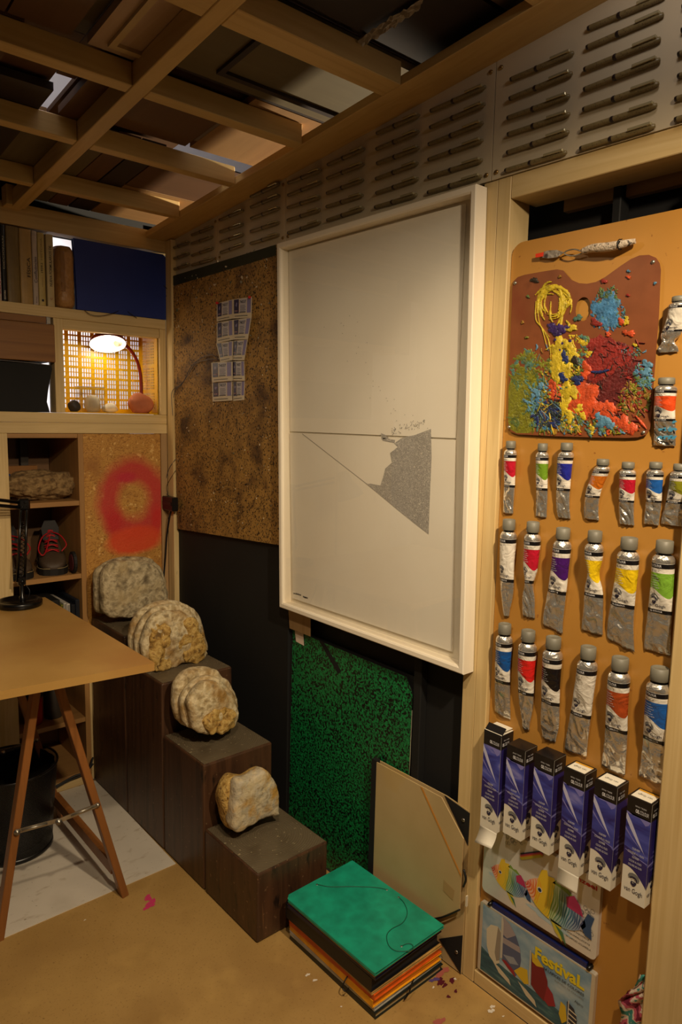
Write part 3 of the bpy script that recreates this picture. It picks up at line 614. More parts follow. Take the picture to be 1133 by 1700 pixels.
for k in range(60):
    x_, y_ = rq_.uniform(888, 962), rq_.uniform(560, 712); an = rq_.gauss(1.5, .5); L0 = rq_.uniform(8, 22)
    stroke(pb, [(x_, y_), (x_+math.cos(an)*L0*.5+rq_.uniform(-2, 2), y_+math.sin(an)*L0*.5), (x_+math.cos(an)*L0, min(722, y_+math.sin(an)*L0))], rq_.uniform(1, 3.5), rq_.choice(['yel', 'yel', 'och', 'oli', 'gre', 'sky']), 300+k, .0002)
for k in range(70):
    x_, y_ = rq_.uniform(985, 1062), rq_.uniform(560, 700); an = rq_.uniform(0, 3.1); L0 = rq_.uniform(6, 16)
    stroke(pb, [(x_, y_), (x_+math.cos(an)*L0*.5+rq_.uniform(-2, 2), y_+math.sin(an)*L0*.5), (x_+math.cos(an)*L0, y_+math.sin(an)*L0)], rq_.uniform(1, 3.5), rq_.choice(['crim', 'red', 'crim', 'blk', 'crim']), 400+k, .0003)
for (x, y, r, sq, s) in [(926, 580, 12, 1.6, 1), (924, 605, 13, 1.4, 2), (944, 575, 10, 1.3, 3), (950, 590, 10, 1.3, 4), (940, 618, 12, 1.3, 5), (946, 650, 13, 1.4, 6), (938, 672, 9, 1.6, 7), (945, 690, 8, 1.6, 8), (930, 598, 10, 1.8, 9), (962, 678, 8, 1, 11), (968, 690, 7, 1, 12), (950, 545, 8, .8, 13), (923, 620, 8, 1.8, 14)]: dab(pb, x, y, r, 'yel', s*19, .5, sq)
cloud(pb, 938, 610, 24, 44, ['yel', 'yel', 'gre', 'oli'], 34, 2, 6, 17); cloud(pb, 905, 648, 10, 34, ['yel', 'och'], 14, 1.5, 4, 18); cloud(pb, 944, 698, 12, 16, ['yel', 'oli'], 12, 2, 5, 19)
for (x, y, rx, sq, s) in [(920, 548, 10, .8, 1), (932, 546, 10, .8, 2), (926, 554, 8, .6, 3), (915, 540, 6, .8, 4), (942, 543, 5, .6, 5)]: dab(pb, x, y, rx, 'pur', s*23, .35, sq)
for (x, y, r, s) in [(922, 564, 2.6, 1), (934, 570, 2.6, 2), (947, 566, 3, 3), (930, 581, 2.2, 4)]: dab(pb, x, y, r, 'pur', s*29, .2)
for (x, y, r, sq, s) in [(938, 593, 7, 1.6, 1), (936, 628, 8, .9, 2), (958, 632, 9, .9, 3), (965, 628, 6, .8, 4), (932, 622, 6, .8, 5)]: dab(pb, x, y, r, 'nav', s*31, .5, sq)
for (x, y, r, sq, s) in [(955, 598, 6, 1.8, 1)]: dab(pb, x, y, r, 'blk', s, .4, sq)
stroke(pb, [(982, 617), (995, 618), (1012, 614)], 8, 'nav', 77); stroke(pb, [(1056, 690), (1064, 700), (1074, 712)], 5, 'ora', 78)
for (x, y, r, c_, s) in [(1040, 535, 6, 'yel', 1), (1041, 528, 4, 'yel', 2), (1032, 534, 7, 'ora', 3), (1046, 553, 6, 'ora', 4), (1038, 552, 5, 'ora', 5), (1010, 555, 5, 'ora', 6), (1044, 460, 3.5, 'ora', 7), (1044, 450, 3, 'sky', 8), (1088, 470, 3, 'sky', 9), (888, 465, 6, 'blk', 10), (868, 535, 3, 'och', 11), (875, 560, 3, 'oli', 12), (1050, 555, 5, 'ora', 13), (877, 492, 3, 'gre', 14), (1003, 467, 5, 'red', 15), (1043, 490, 3, 'red', 16), (1055, 573, 4, 'yel', 17), (960, 528, 7, 'tea', 18), (990, 536, 9, 'red', 19), (930, 459, 3, 'och', 20)]: dab(pb, x, y, r, c_, s*37, .5, .8)
for (x, y, r, s) in [(1002, 700, 12, 1), (1012, 706, 9, 2), (995, 692, 8, 3), (1075, 605, 8, 4), (1072, 618, 9, 5), (892, 652, 7, 6), (898, 640, 6, 7)]: dab(pb, x, y, r, 'sky', s*41, .5)
tag(pb.build('dried_paint', None, pt), None, kind='stuff')
for (x, y) in ((856, 470), (1085, 435), (846, 709), (1069, 718)):
    MB().lathe([(0, -.003), (.003, -.0025), (.0038, 0), (.0038, .002)], T(x, y, d1), 'x', n=12).build('screw', STEEL, pt)
# ---- palette knife
kt = thing('palette_knife', 'paint crusted palette knife tied above the brown palette', 'palette knife', T(975, 415))
hm = nmat('crusted_handle', [(.35, (60, 50, 42)), (.45, (206, 190, 170)), (.7, (186, 168, 146)), (.8, (120, 100, 84))], nscale=110, rough=.6, bump=1, bscale=160)
hp = spline([T(968, 417, .012), T(985, 412, .016), (T(1010, 410, .018)), T(1035, 405, .018), T(1056, 400, .012)], 8)
MB().tube(hp, [.0035+.0052*math.sin(math.pi*min(1, .12+i/(len(hp)-1)*.82)) for i in range(len(hp))], hm, 12).build('handle', None, kt)
MB().tube(spline([T(968, 418, .012), T(955, 414, .012), T(943, 416, .012), T(938, 421, .012), T(950, 425, .012), T(966, 421, .012)], 6), .0014, STEEL, 8).build('shank', None, kt)
bl = MB(); bp_ = [T(938, 419, .010), T(925, 415, .010), T(910, 416, .009), T(892, 423, .007), T(893, 427, .007), T(912, 429, .009), T(926, 427, .010)]
bl.prism(bp_, (-.0012, 0, 0)); bl.build('blade', nmat('crusted_blade', [(.35, (70, 62, 56)), (.5, (170, 160, 148)), (.7, (120, 110, 100))], nscale=60, rough=.4, metal=.4, bump=.6, bscale=90), kt)
o2 = MB(); o2.prism([V((-.0015, 0, 0))+p for p in [T(904, 419, .0095), T(891, 422, .008), T(891, 428, .008), T(903, 426, .0095)]], (-.0015, 0, 0)); o2.build('paint_tip', mat('vermilion', (225, 60, 30), .4), kt)
MB().tube([T(1029, 402, .03), T(1031, 398.5, .01), T(1033, 397, .004)], .0012, RUBBER, 6).build('tie', None, kt)
cA = T(1030, 406, .018); MB().tube([cA+V((.0092*math.cos(a), 0, .0092*math.sin(a))) for a in [k*math.pi/8 for k in range(17)]], .0012, RUBBER, 6, caps=False).build('tie', None, kt)
# ---- tubes
capm = nmat('grey_cap', [(.3, (122, 119, 106)), (.7, (112, 109, 97))], nscale=20, rough=.5)
lbw = (232, 226, 214)
def tubemat(name, c, sh_=0):
    if name in MATS: return MATS[name]
    m = bpy.data.materials.new(name); m.use_nodes = True; MATS[name] = m
    N = m.node_tree.nodes; L = m.node_tree.links; p = N['Principled BSDF']
    uv = N.new('ShaderNodeUVMap'); uv.uv_map = 'UVMap'; sx = N.new('ShaderNodeSeparateXYZ'); L.new(uv.outputs[0], sx.inputs[0])
    cr = N.new('ShaderNodeValToRGB'); cr.color_ramp.interpolation = 'CONSTANT'; e = cr.color_ramp.elements
    W_ = lin(lbw); K_ = lin((24, 22, 24)); A_ = lin((222, 218, 210))
    st = [(0, A_), (.075, K_), (.125, W_), (.545, K_), (.585, A_)]
    while len(e) < len(st): e.new(.5)
    for el, (q_, cc_) in zip(e, st): el.position = q_; el.color = cc_
    L.new(sx.outputs[1], cr.inputs[0])
    # wavy lower edge of the colour block
    wv = N.new('ShaderNodeMath'); wv.operation = 'SINE'; mu = N.new('ShaderNodeMath'); mu.operation = 'MULTIPLY_ADD'; mu.inputs[1].default_value = 3.0; mu.inputs[2].default_value = -.22
    L.new(sx.outputs[0], mu.inputs[0]); L.new(mu.outputs[0], wv.inputs[0])
    ed = N.new('ShaderNodeMath'); ed.operation = 'MULTIPLY_ADD'; ed.inputs[1].default_value = .045; ed.inputs[2].default_value = .375; L.new(wv.outputs[0], ed.inputs[0])
    lt = N.new('ShaderNodeMath'); lt.operation = 'LESS_THAN'; L.new(sx.outputs[1], lt.inputs[0]); L.new(ed.outputs[0], lt.inputs[1])
    gt = N.new('ShaderNodeMath'); gt.operation = 'GREATER_THAN'; L.new(sx.outputs[1], gt.inputs[0]); gt.inputs[1].default_value = .172
    an = N.new('ShaderNodeMath'); an.operation = 'MULTIPLY'; L.new(lt.outputs[0], an.inputs[0]); L.new(gt.outputs[0], an.inputs[1])
    mx = N.new('ShaderNodeMixRGB'); L.new(an.outputs[0], mx.inputs[0]); L.new(cr.outputs[0], mx.inputs[1]); mx.inputs[2].default_value = lin(c); L.new(mx.outputs[0], p.inputs['Base Color'])
    m1 = N.new('ShaderNodeMath'); m1.operation = 'GREATER_THAN'; m1.inputs[1].default_value = .585; L.new(sx.outputs[1], m1.inputs[0])
    m2 = N.new('ShaderNodeMath'); m2.operation = 'LESS_THAN'; m2.inputs[1].default_value = .075; L.new(sx.outputs[1], m2.inputs[0])
    ad = N.new('ShaderNodeMath'); ad.operation = 'MAXIMUM'; L.new(m1.outputs[0], ad.inputs[0]); L.new(m2.outputs[0], ad.inputs[1]); sc_ = N.new('ShaderNodeMath'); sc_.operation = 'MULTIPLY'; sc_.inputs[1].default_value = .82; L.new(ad.outputs[0], sc_.inputs[0]); L.new(sc_.outputs[0], p.inputs['Metallic'])
    p.inputs['Roughness'].default_value = .27
    tc = N.new('ShaderNodeTexCoord'); no = N.new('ShaderNodeTexNoise'); no.inputs['Scale'].default_value = 42; no.inputs['Detail'].default_value = 2.5; no.inputs['Distortion'].default_value = 1.2; L.new(tc.outputs['Object'], no.inputs['Vector'])
    b = N.new('ShaderNodeBump'); b.inputs['Strength'].default_value = .6; b.inputs['Distance'].default_value = .007
    L.new(no.outputs[0], b.inputs['Height']); L.new(b.outputs[0], p.inputs['Normal'])
    return m
navyi = mat('logo_navy', (38, 36, 66), .5); greyi = mat('logo_grey', (120, 120, 118), .5); whitei = mat('print_white', (225, 225, 230), .5); blki = mat('print_black', (26, 24, 28), .5)
def logo(mb, fn, cx, cy, s, face=None):
    """bearded head with a broad hat, drawn in a box about s wide"""
    P_ = lambda pts_: [(cx+a*s, cy+b*s) for a, b in pts_]
    flat(mb, P_([(-.42, .05), (-.5, .28), (-.38, .5), (-.1, .62), (.2, .6), (.42, .46), (.56, .2), (.5, -.05), (.34, -.12), (.3, .1), (.22, .2), (.0, .22), (-.2, .2), (-.3, .08)]), fn(.00012), greyi if face is None else navyi)
    flat(mb, P_([(-.34, .18), (-.1, .3), (.16, .28), (.34, .14), (.36, -.1), (.24, -.02), (.12, .14), (-.12, .16), (-.26, .06)]), fn(.0002), navyi)
    flat(mb, P_([(-.2, -.2), (-.1, -.14), (.02, -.18), (.1, -.12), (.2, -.2), (.28, -.02), (.3, -.3), (.18, -.52), (.02, -.62), (-.14, -.52), (-.24, -.36)]), fn(.0002), navyi)
    flat(mb, P_([(-.22, -.02), (-.06, .04), (-.08, -.02)]), fn(.0002), navyi)
    flat(mb, P_([(.04, .02), (.18, .04), (.1, -.03)]), fn(.0002), navyi)
    flat(mb, P_([(-.1, -.26), (.08, -.26), (.0, -.32)]), fn(.0003), MATS['print_cream'])
mat('print_cream', (236, 228, 208), .5)
def paint_tube(name, label, top, bot, rpx, col, lean=0, pinch=None, flare=1.25, seed=0, big=True, x0=None, x1=None, skew=0.0, group=None):
    """top/bot in pixels on the board; rpx = half width in pixels at the shoulder"""
    rr5 = random.Random(seed)
    r = rpx*((V(T(*top))-CAM).length)/FPX*1.0
    A = T(*top, r+.002); Z = T(*bot, .003)
    Lz = A.z-Z.z; th = thing('paint_tube', label, 'paint tube', (TX, A.y, Z.z), group)
    caph = Lz*.105 if big else Lz*.10; sh_ = Lz*.03
    cr_ = r*.76
    # cap: fluted
    cp = MB(); n = 28; prof = [(cr_*.86, 0), (cr_*1.0, -.001), (cr_*1.02, -caph*.94), (cr_*.96, -caph)]
    cx = V((A.x, A.y, A.z))
    cp.lathe([(0, -.002), (cr_*.78, -.002), (cr_*.86, .0)]+prof, cx, 'z', n=n); cp.build('cap', capm, th)
    MB().lathe([(cr_*.84, -caph+.0005), (cr_*.84, -caph-sh_)], cx, 'z', n=24).build('neck', PLASTIC, th)
    # body
    nu, nv = 28, 46; body = MB(); vs = []; tz = A.z-caph-sh_*.6; H = tz-Z.z
    pin = pinch or []
    def prof_(v):
        if v < .03: return lerp(cr_*.95, r*.97, v/.03), lerp(cr_*.95, r*.97, v/.03)
        e = max(0, (v-.10)/.9); e2 = e**1.25
        hw = lerp(r, r*flare, e2); hd = lerp(r, .0016, min(1, e**.8*1.02))
        for (pv, pw, amt) in pin:
            g_ = math.exp(-((v-pv)/pw)**2); hw *= 1-amt*g_; hd = hd*(1+.25*amt*g_)
        return hw, max(hd, .0012)
    wob = [rr5.uniform(-1, 1) for _ in range(6)]
    def cen(v):
        e = v*v*(3-2*v)
        return V((lerp(A.x, Z.x, v**1.4)-.002*math.sin(v*7+wob[0])*v*(1-v)*4*.5, lerp(A.y, Z.y, e)+r*lean*math.sin(v*math.pi)+r*.10*math.sin(v*6+wob[1]*3)*v, 0))
    def surf(u, v, d=0):   # u in -1..1 across the front half, v 0..1 down
        a = u*math.pi/2; hw, hd = prof_(v); c_ = cen(v)
        zz = tz-v*H-(skew*u*hw if v > .5 else 0)*((v-.5)*2 if v > .5 else 0)
        cr2 = 0
        if v > .1:
            q_ = min(1, (v-.1)*2.2); low_ = min(1, max(0, (v-.5)*4)); cr2 = ((.35-abs(noise.noise(V((u*1.2+v*3+seed*3.1, v*6-u*1.5, seed))))*1.3)*(.12+.34*low_)+noise.noise(V((u*2+seed, v*8, seed*1.7)))*.16)*r*q_
        return V((c_.x-math.cos(a)*(hd+max(-hd*.5, cr2))-d, c_.y-math.sin(a)*hw, zz))
    us = [-1+2*i/(nu) for i in range(nu+1)]
    for j in range(nv+1):
        v = j/nv
        for u in us: vs.append(surf(u, v))
        for u in us[1:-1][::-1]:
            p = surf(u, v); c_ = cen(v); vs.append(V((min(TX-.0004, 2*c_.x-p.x), p.y, p.z)))
    wd = len(us)+len(us)-2
    fs = [(j*wd+k, j*wd+(k+1) % wd, (j+1)*wd+(k+1) % wd, (j+1)*wd+k) for j in range(nv) for k in range(wd)]
    body.add(vs, fs, tubemat('tube_'+col[0], col[1]), True)
    body.f.append([nv*wd+k for k in range(wd)]); body.m.append(0); body.sm.append(False)
    for j in range(nv+1):
        for k in range(wd):
            u = us[k] if k < len(us) else us[1:-1][::-1][k-len(us)]
            body.uv[j*wd+k] = (u, j/nv)
    body.build('tube_body', None, th)
    pr = MB()
    def fn(d): return lambda a, b: surf(a, b, .0003+d)
    asp = r*1.1/H   # v per u
    text(pr, 'OIL COLOUR', fn(.0001), -.62, .112, width=.8, height=-.024, m=whitei, bold=.02)
    text(pr, 'OIL COLOUR', fn(.0001), -.52, .573, width=.75, height=-.016, m=whitei, bold=.02)
    def lf(d): f2 = fn(d); return lambda a, b: f2(a, .44-(b)*asp*1.5)
    logo(pr, lf, -.26, .0, .52)
    text(pr, 'van Gogh', fn(.0001), -.62, .528, width=1.02, height=-.038, m=navyi)
    if col[2]:
        for k in range(6): text(pr, ['Cadmium', 'colour extra', 'oil colour', 'huile', 'olio', 'oleo'][k], fn(.0001), -.6, .205+.024*k, width=.5+.08*(k % 3), height=-.013, m=whitei)
    text(pr, '40 ml  *', fn(.0001), -.55, .160, width=.6, height=-.016, m=blki)
    pr.build('label_print', None, th, fixn=False)
    return th
COLS = dict(cred=('crimson', (190, 30, 52), 1), grn=('green', (112, 150, 40), 1), ultra=('ultramarine', (38, 44, 150), 1), orng=('orange', (205, 112, 30), 1), cblu=('cerulean', (36, 96, 178), 1), olv=('olive', (140, 140, 36), 1),
            wht=('white', lbw, 0), vio=('violet', (74, 28, 110), 1), yelw=('yellow', (236, 200, 28), 1), lgr=('light_green', (128, 178, 60), 1), blu2=('cobalt', (24, 84, 158), 1), redd=('scarlet', (220, 38, 36), 1), black=('ivory_black', (26, 22, 24), 1), sien=('sienna', (176, 76, 34), 1), oran2=('vermilion', (220, 80, 36), 1))
GR = 'used oil paint tubes on the orange board'
TB = [('crimson tube, leftmost of the small tubes under the palette', (849, 732), (845, 852), 10, 'cred', dict(flare=.98, big=False)),
 ('apple green tube, second small one under the palette', (902, 736), (900, 858), 10, 'grn', dict(flare=1.0, big=False)),
 ('ultramarine blue tube with a creased label, third under the palette', (942, 735), (938, 860), 12, 'ultra', dict(flare=.95, big=False, lean=.3)),
 ('bent orange tube leaning left, under the palette', (1002, 762), (983, 862), 12, 'orng', dict(flare=1.05, big=False, lean=.5)),
 ('raspberry red small tube hanging straight beside a cobalt blue one', (1044, 767), (1041, 871), 12, 'cred', dict(flare=1.0, big=False)),
 ('cobalt blue small tube with squared end', (1090, 767), (1083, 871), 12, 'cblu', dict(flare=.98, big=False)),
 ('olive green small tube cut off by the right edge', (1131, 770), (1118, 872), 13, 'olv', dict(flare=1.3, big=False)),
 ('big squeezed white tube, leftmost of the large upper row', (846, 862), (841, 1022), 13, 'wht', dict(flare=1.0, pinch=[(1.0, .2, .55)], seed=3)),
 ('narrow crumpled red and white tube twisted in the middle', (886, 866), (878, 1024), 13, 'cred', dict(flare=.9, pinch=[(.6, .12, .42)], seed=4)),
 ('violet tube with a wide flat silver end', (936, 876), (919, 1044), 14, 'vio', dict(flare=1.35, seed=5, skew=.25)),
 ('yellow tube pinched tight below the neck', (989, 881), (985, 1050), 14, 'yelw', dict(flare=1.3, pinch=[(.33, .12, .45)], seed=6)),
 ('widest yellow tube flaring to a broad silver foot', (1046, 892), (1030, 1070), 16, 'yelw', dict(flare=1.45, seed=7, skew=.3)),
 ('light green big tube with crinkled silver bottom', (1105, 897), (1093, 1083), 16, 'lgr', dict(flare=1.3, seed=8)),
 ('cobalt blue big tube, leftmost above the boxes', (839, 1035), (834, 1187), 13, 'blu2', dict(flare=1.2, seed=9, skew=.15)),
 ('scarlet big tube tapering to a point', (878, 1046), (873, 1210), 14, 'redd', dict(flare=1.0, pinch=[(1.0, .22, .55)], seed=10)),
 ('black labelled big tube between a scarlet and a white one', (920, 1057), (912, 1228), 15, 'black', dict(flare=1.15, seed=11, pinch=[(1.0, .12, .3)])),
 ('plain white big tube leaning to the left in the lowest row', (978, 1073), (957, 1250), 15, 'wht', dict(flare=1.3, seed=12)),
 ('rusty sienna big tube in the lowest row', (1031, 1091), (1020, 1279), 16, 'sien', dict(flare=1.2, seed=13)),
 ('deep blue big tube nearest the right post', (1097, 1108), (1086, 1297), 17, 'cblu', dict(flare=1.3, seed=14)),
 ('small white tube right of the palette top with folded end', (1130, 492), (1110, 585), 14, 'wht', dict(flare=1.1, big=False, pinch=[(.78, .08, .4)], seed=15)),
 ('vermilion tube smeared with blue, right of the palette', (1108, 627), (1103, 740), 15, 'oran2', dict(flare=1.1, big=False, seed=16))]
for i, (lb, tp_, bt_, rp_, ck, kw) in enumerate(TB):
    o = paint_tube('paint_tube', lb, tp_, bt_, rp_, COLS[ck], group=GR, **{**dict(seed=i), **kw})
    if i == 20:
        b2 = MB()
        for k in range(12): b2.poly([T(1098+k % 4*7+dx, 700+(k//4)*13+dy, .0155) for dx, dy in blob(0, 0, 4.5, 9, .7, .7, k)], mat('smear_blue', (70, 140, 175), .4))
        b2.build('blue_smear', None, o)
# ---- boxes
BXF = .045
blueart = bpy.data.materials.new('box_blue_art'); blueart.use_nodes = True; N = blueart.node_tree.nodes; L = blueart.node_tree.links; p = N['Principled BSDF']; p.inputs['Roughness'].default_value = .3
tc = N.new('ShaderNodeTexCoord'); mp = N.new('ShaderNodeMapping'); mp.inputs['Rotation'].default_value = (math.radians(28), 0, 0); mp.inputs['Scale'].default_value = (10, 9, 26)
L.new(tc.outputs['Object'], mp.inputs[0]); wv = N.new('ShaderNodeTexNoise'); wv.inputs['Scale'].default_value = 1.0; wv.inputs['Detail'].default_value = 3; wv.inputs['Distortion'].default_value = 1.2; L.new(mp.outputs[0], wv.inputs['Vector'])
cr = N.new('ShaderNodeValToRGB'); e = cr.color_ramp.elements
st = [(.3, (40, 34, 110)), (.48, (62, 70, 160)), (.6, (76, 84, 176)), (.72, (130, 130, 200))]
while len(e) < 4: e.new(.5)
for el, (q_, c_) in zip(e, st): el.position = q_; el.color = lin(c_)
L.new(wv.outputs[0], cr.inputs[0]); L.new(cr.outputs[0], p.inputs['Base Color'])
indigo = nmat('box_indigo', [(.3, (36, 30, 96)), (.7, (48, 40, 116))], nscale=20, rough=.3); swoosh = mat('box_swoosh', (196, 196, 226), .35); lilac = mat('box_lilac', (130, 126, 196), .35)
bxk = nmat('box_black', [(.3, (22, 20, 22)), (.7, (30, 27, 28))], nscale=30, rough=.3); bxw = mat('box_white', (232, 226, 210), .5)
# open carton flaps need the back side too
BXS = [((805, 1208), (836, 1225), 1366, 'open'), ((843, 1233), (878, 1252), 1379, 'black'), ((889, 1247), (926, 1268), 1402, 'black'), ((938, 1269), (976, 1294), 1437, 'label'), ((989, 1289), (1030, 1315), 1460, 'label'), ((1044, 1314), (1086, 1345), 1488, 'label')]
bl_ = ['leftmost blue oil paint box with its top and bottom flaps open', 'second blue oil paint box from the left, black lid', 'third blue oil paint box from the left, black lid', 'fourth blue oil paint box, bottom flap hanging over the fish tin', 'fifth blue oil paint box, white label on its lid', 'rightmost blue oil paint box beside the right post']
for i, (tl, tr_, yb, lid) in enumerate(BXS):
    a = T(*tl, BXF); b_ = T(*tr_, BXF); zt = (a.z+b_.z)/2; y0, wd_ = a.y, .047
    zb = on(0, TX-BXF, lerp(tl[0], tl[0]-12, 1), yb).z; H = zt-zb
    x0 = TX-BXF; th = thing('paint_box', bl_[i], 'paint box', (TX, y0, zb), 'blue oil paint cartons in a row')
    y1 = y0-wd_
    c = MB(); c.box((x0, y0, zb), (TX-.001, y1, zt), bxw); c.build('carton', None, th)
    pr = MB()
    def ff(d): return lambda u, v: V((x0-.0003-d, y0-u*wd_, zb+v))    # front: u 0..1, v metres
    def sf(d): return lambda u, v: V((x0+u*(TX-.001-x0), y1-.0003-d, zb+v))   # near side
    for fi, fn in enumerate((ff, sf)):
        f0 = fn(0)
        arcp = [(k/12, .052+.022*math.sin(math.pi*(.1+.62*(1-k/12)))-.02*(k/12)) for k in range(13)] if fi == 0 else [(k/12, .036+.032*math.sin(math.pi*.55*k/12)) for k in range(13)]
        flat(pr, [(0, H-.034)]+arcp+[(1, H-.034)], f0, indigo if fi else blueart)
        flat(pr, [(0, H*.52)]+arcp+[(1, H*.40)]+[(.6, H*.47), (.3, H*.5)], fn(.0001), indigo)
        flat(pr, [(0, H-.034), (1, H-.034), (1, H+.0), (0, H+.0)], fn(.0001), bxk)
        if fi == 0:
            flat(pr, [(0, H*.78), (.2, H*.70), (.5, H*.60), (.86, H*.50), (.95, H*.47), (.8, H*.52), (.5, H*.65), (.22, H*.77), (0, H*.845)], fn(.0002), swoosh)
            flat(pr, [(.0, H*.70), (.3, H*.62), (.7, H*.535), (.3, H*.605), (0, H*.675)], fn(.0002), lilac)
            flat(pr, [(.3, H*.83), (.55, H*.83), (.8, H*.78), (.93, H*.8), (1, H*.84), (1, H-.0345), (0, H-.0345), (0, H*.855), (.1, H*.85)], fn(.0002), lilac)
            flat(pr, [(.05, H*.49), (.5, H*.455), (.98, H*.43), (.98, H*.42), (.5, H*.447), (.05, H*.483)], fn(.0003), lilac)
        else: flat(pr, [(0, H*.42), (.5, H*.43), (1, H*.41), (1, H*.39), (.5, H*.41), (0, H*.40)], fn(.0003), lilac)
        text(pr, 'OIL', fn(.0004), .36 if fi == 0 else .1, H-.027, width=.16, height=.0075, m=whitei, bold=.04); text(pr, 'COLOUR', fn(.0004), .54 if fi == 0 else .3, H-.027, width=.36, height=.0075, m=whitei)
        text(pr, 'ROYAL * TALENS', fn(.0004), .34 if fi == 0 else .2, H-.0155, width=.45, height=.003, m=whitei)
        for k, s_ in enumerate(['OLIEVERF', 'COULEUR A L HUILE', 'OLFARBE', 'COLOR AL OLEO', 'COLORE AD OLIO']):
            text(pr, s_, fn(.0004), .5-.02*len(s_), .106-.0085*k, width=.04*len(s_), height=.0042, m=lilac if fi else whitei)
        def lf(d, fn=fn): f2 = fn(.0004+d); return lambda a_, b__: f2(a_, b__*wd_)
        logo(pr, lf, .48, .98, .46, None if fi == 0 else 1)
        text(pr, 'van Gogh', fn(.0004), .12, .016, width=.76, height=.0125, m=navyi)
    pr.build('printing', None, th, fixn=False)
    tpm = MB()
    if lid == 'open':
        tpm.hexa([V((x0-.002, y0, zt-.004)), V((x0-.002, y1, zt-.004)), V((x0+.016, y1, zt+.012)), V((x0+.016, y0, zt+.012)), V((x0-.001, y0, zt-.005)), V((x0-.001, y1, zt-.005)), V((x0+.017, y1, zt+.011)), V((x0+.017, y0, zt+.011))], bxk)
        tpm.box((x0+.018, y0-.002, zt+.004), (TX-.002, y1+.002, zt+.0055), bxw)
        tpm.box((x0-.0012, y0-.001, zt-.016), (x0-.0002, y1+.004, zt-.001), bxk)
        tpm.build('lid_flap', None, th)
    else:
        tpm.box((x0-.0002, y0, zt), (TX-.001, y1, zt+.0008), bxk)
        tpm.build('lid', None, th)
        if lid == 'label':
            lb_ = MB(); lb_.box((x0+.004, y0-.004, zt+.0008), (TX-.006, y1+.004, zt+.0013), bxw)
            if i in (3, 5): lb_.box((TX-.012, y1+.004, zt+.0013), (TX-.006, y0-.004, zt+.0015), mat('label_amber', (215, 160, 50), .5))
            fnl = lambda u, v: V((TX-.009-v, y0-.006-u, zt+.0018))
            text(lb_, 'van Gogh', lambda u, v: V((x0+.024-v, y1+.009+u, zt+.0018)), 0, 0, width=.028, height=.008, m=greyi)
            lb_.build('lid_label', None, th, fixn=False)
    if lid == 'open' or i == 3:
        fb = MB(); cur = .018 if lid == 'open' else .004; n = 8
        vs = []
        for k in range(n+1):
            t_ = k/n; vs += [V((x0-cur*(t_**2)+.0002, y0, zb-t_*.036)), V((x0-cur*(t_**2)+.0002, y1, zb-t_*.036+(.006 if lid == 'open' else 0)*t_))]
        fb.add(vs, [(2*k, 2*k+1, 2*k+3, 2*k+2) for k in range(n)], bxw, True); ob = fb.build('bottom_flap', None, th); md = ob.modifiers.new('s', 'SOLIDIFY'); md.thickness = .0008; 
# ---- fish tin
tinw = nmat('tin_pale', [(.3, (206, 204, 200)), (.6, (222, 218, 210)), (.8, (190, 200, 206))], nscale=9, rough=.28, metal=.25)
ft1 = thing('pencil_tin', 'pale metal pencil tin with striped tropical fish under the blue boxes', 'pencil tin', T(900, 1530))
tn = MB(); c1 = [(807, 1471), (992, 1600), (1000, 1462), (808, 1402)]
def roundq(c, r=.07, n=5):
    out = []
    for i in range(4):
        p, a_, b__ = V((*c[i], 0)), V((*c[i-1], 0)), V((*c[(i+1) % 4], 0)); s0 = p.lerp(a_, r*(1 if i % 2 == 0 else 1)); s1_ = p.lerp(b__, r)
        for k in range(n+1):
            t_ = k/n; out.append(((1-t_)**2*s0+2*t_*(1-t_)*p+t_*t_*s1_)[:2])
    return out
# fish tin corners as a true rectangle on the board
z1_, z0_ = T(1000, 1466).z-.002, T(806, 1478).z
TY0, TY1 = T(806, 1470).y, T(994, 1598).y
def tinrect(y0, y1, z0, z1, r):
    out = []
    for (cy, cz, a0) in ((y0-r, z0+r, math.pi*1.5), (y1+r, z0+r, math.pi), (y1+r, z1-r, math.pi/2), (y0-r, z1-r, 0)):
        for k in range(7):
            a_ = a0+(-1)*(0)+k/6*(math.pi/2)
            out.append((cy-(-1)*0+r*math.cos(a_), cz+r*math.sin(a_)))
    return out
def rrect(y0, y1, z0, z1, r, n=6):   # y0 > y1
    out = []
    for (cy, cz, a0) in ((y0-r, z1-r, 0), (y1+r, z1-r, math.pi/2), (y1+r, z0+r, math.pi), (y0-r, z0+r, 1.5*math.pi)):
        for k in range(n+1): a_ = a0+k/n*math.pi/2; out.append((cy+r*math.cos(a_), cz+r*math.sin(a_)))
    return out
z0f, z1f = .252, .432; rp2 = rrect(TY0, TY1, z0f, z1f, .012)
tn.prism([(TX-.012, a_, b__) for a_, b__ in rp2], (.0115, 0, 0), tinw); tn.build('tin_box', None, ft1)
pr = MB(); FWd, FHt = TY0-TY1, z1f-z0f
def ti(d): return lambda u, v: V((TX-.0122-d, TY0-u*FWd, z0f+v*FHt))
wash = mat('fish_wash', (96, 150, 170), .4)
flat(pr, blob(.3, .30, .2, 22, .3, .30, 3, -.1), ti(.00005), mat('pale_wash', (176, 196, 204), .4)); flat(pr, blob(.62, .16, .2, 22, .3, .25, 5, -.1), ti(.00005), MATS['pale_wash'])
fcol = [(206, 70, 40), (220, 110, 40), (226, 160, 40), (226, 190, 50), (200, 186, 60), (120, 150, 60), (70, 120, 80), (50, 110, 120), (48, 96, 130), (44, 76, 118), (60, 70, 110)]
fms = [mat('fish_%d' % k, c_, .4) for k, c_ in enumerate(fcol)]; mag = mat('fish_magenta', (176, 46, 96), .4)
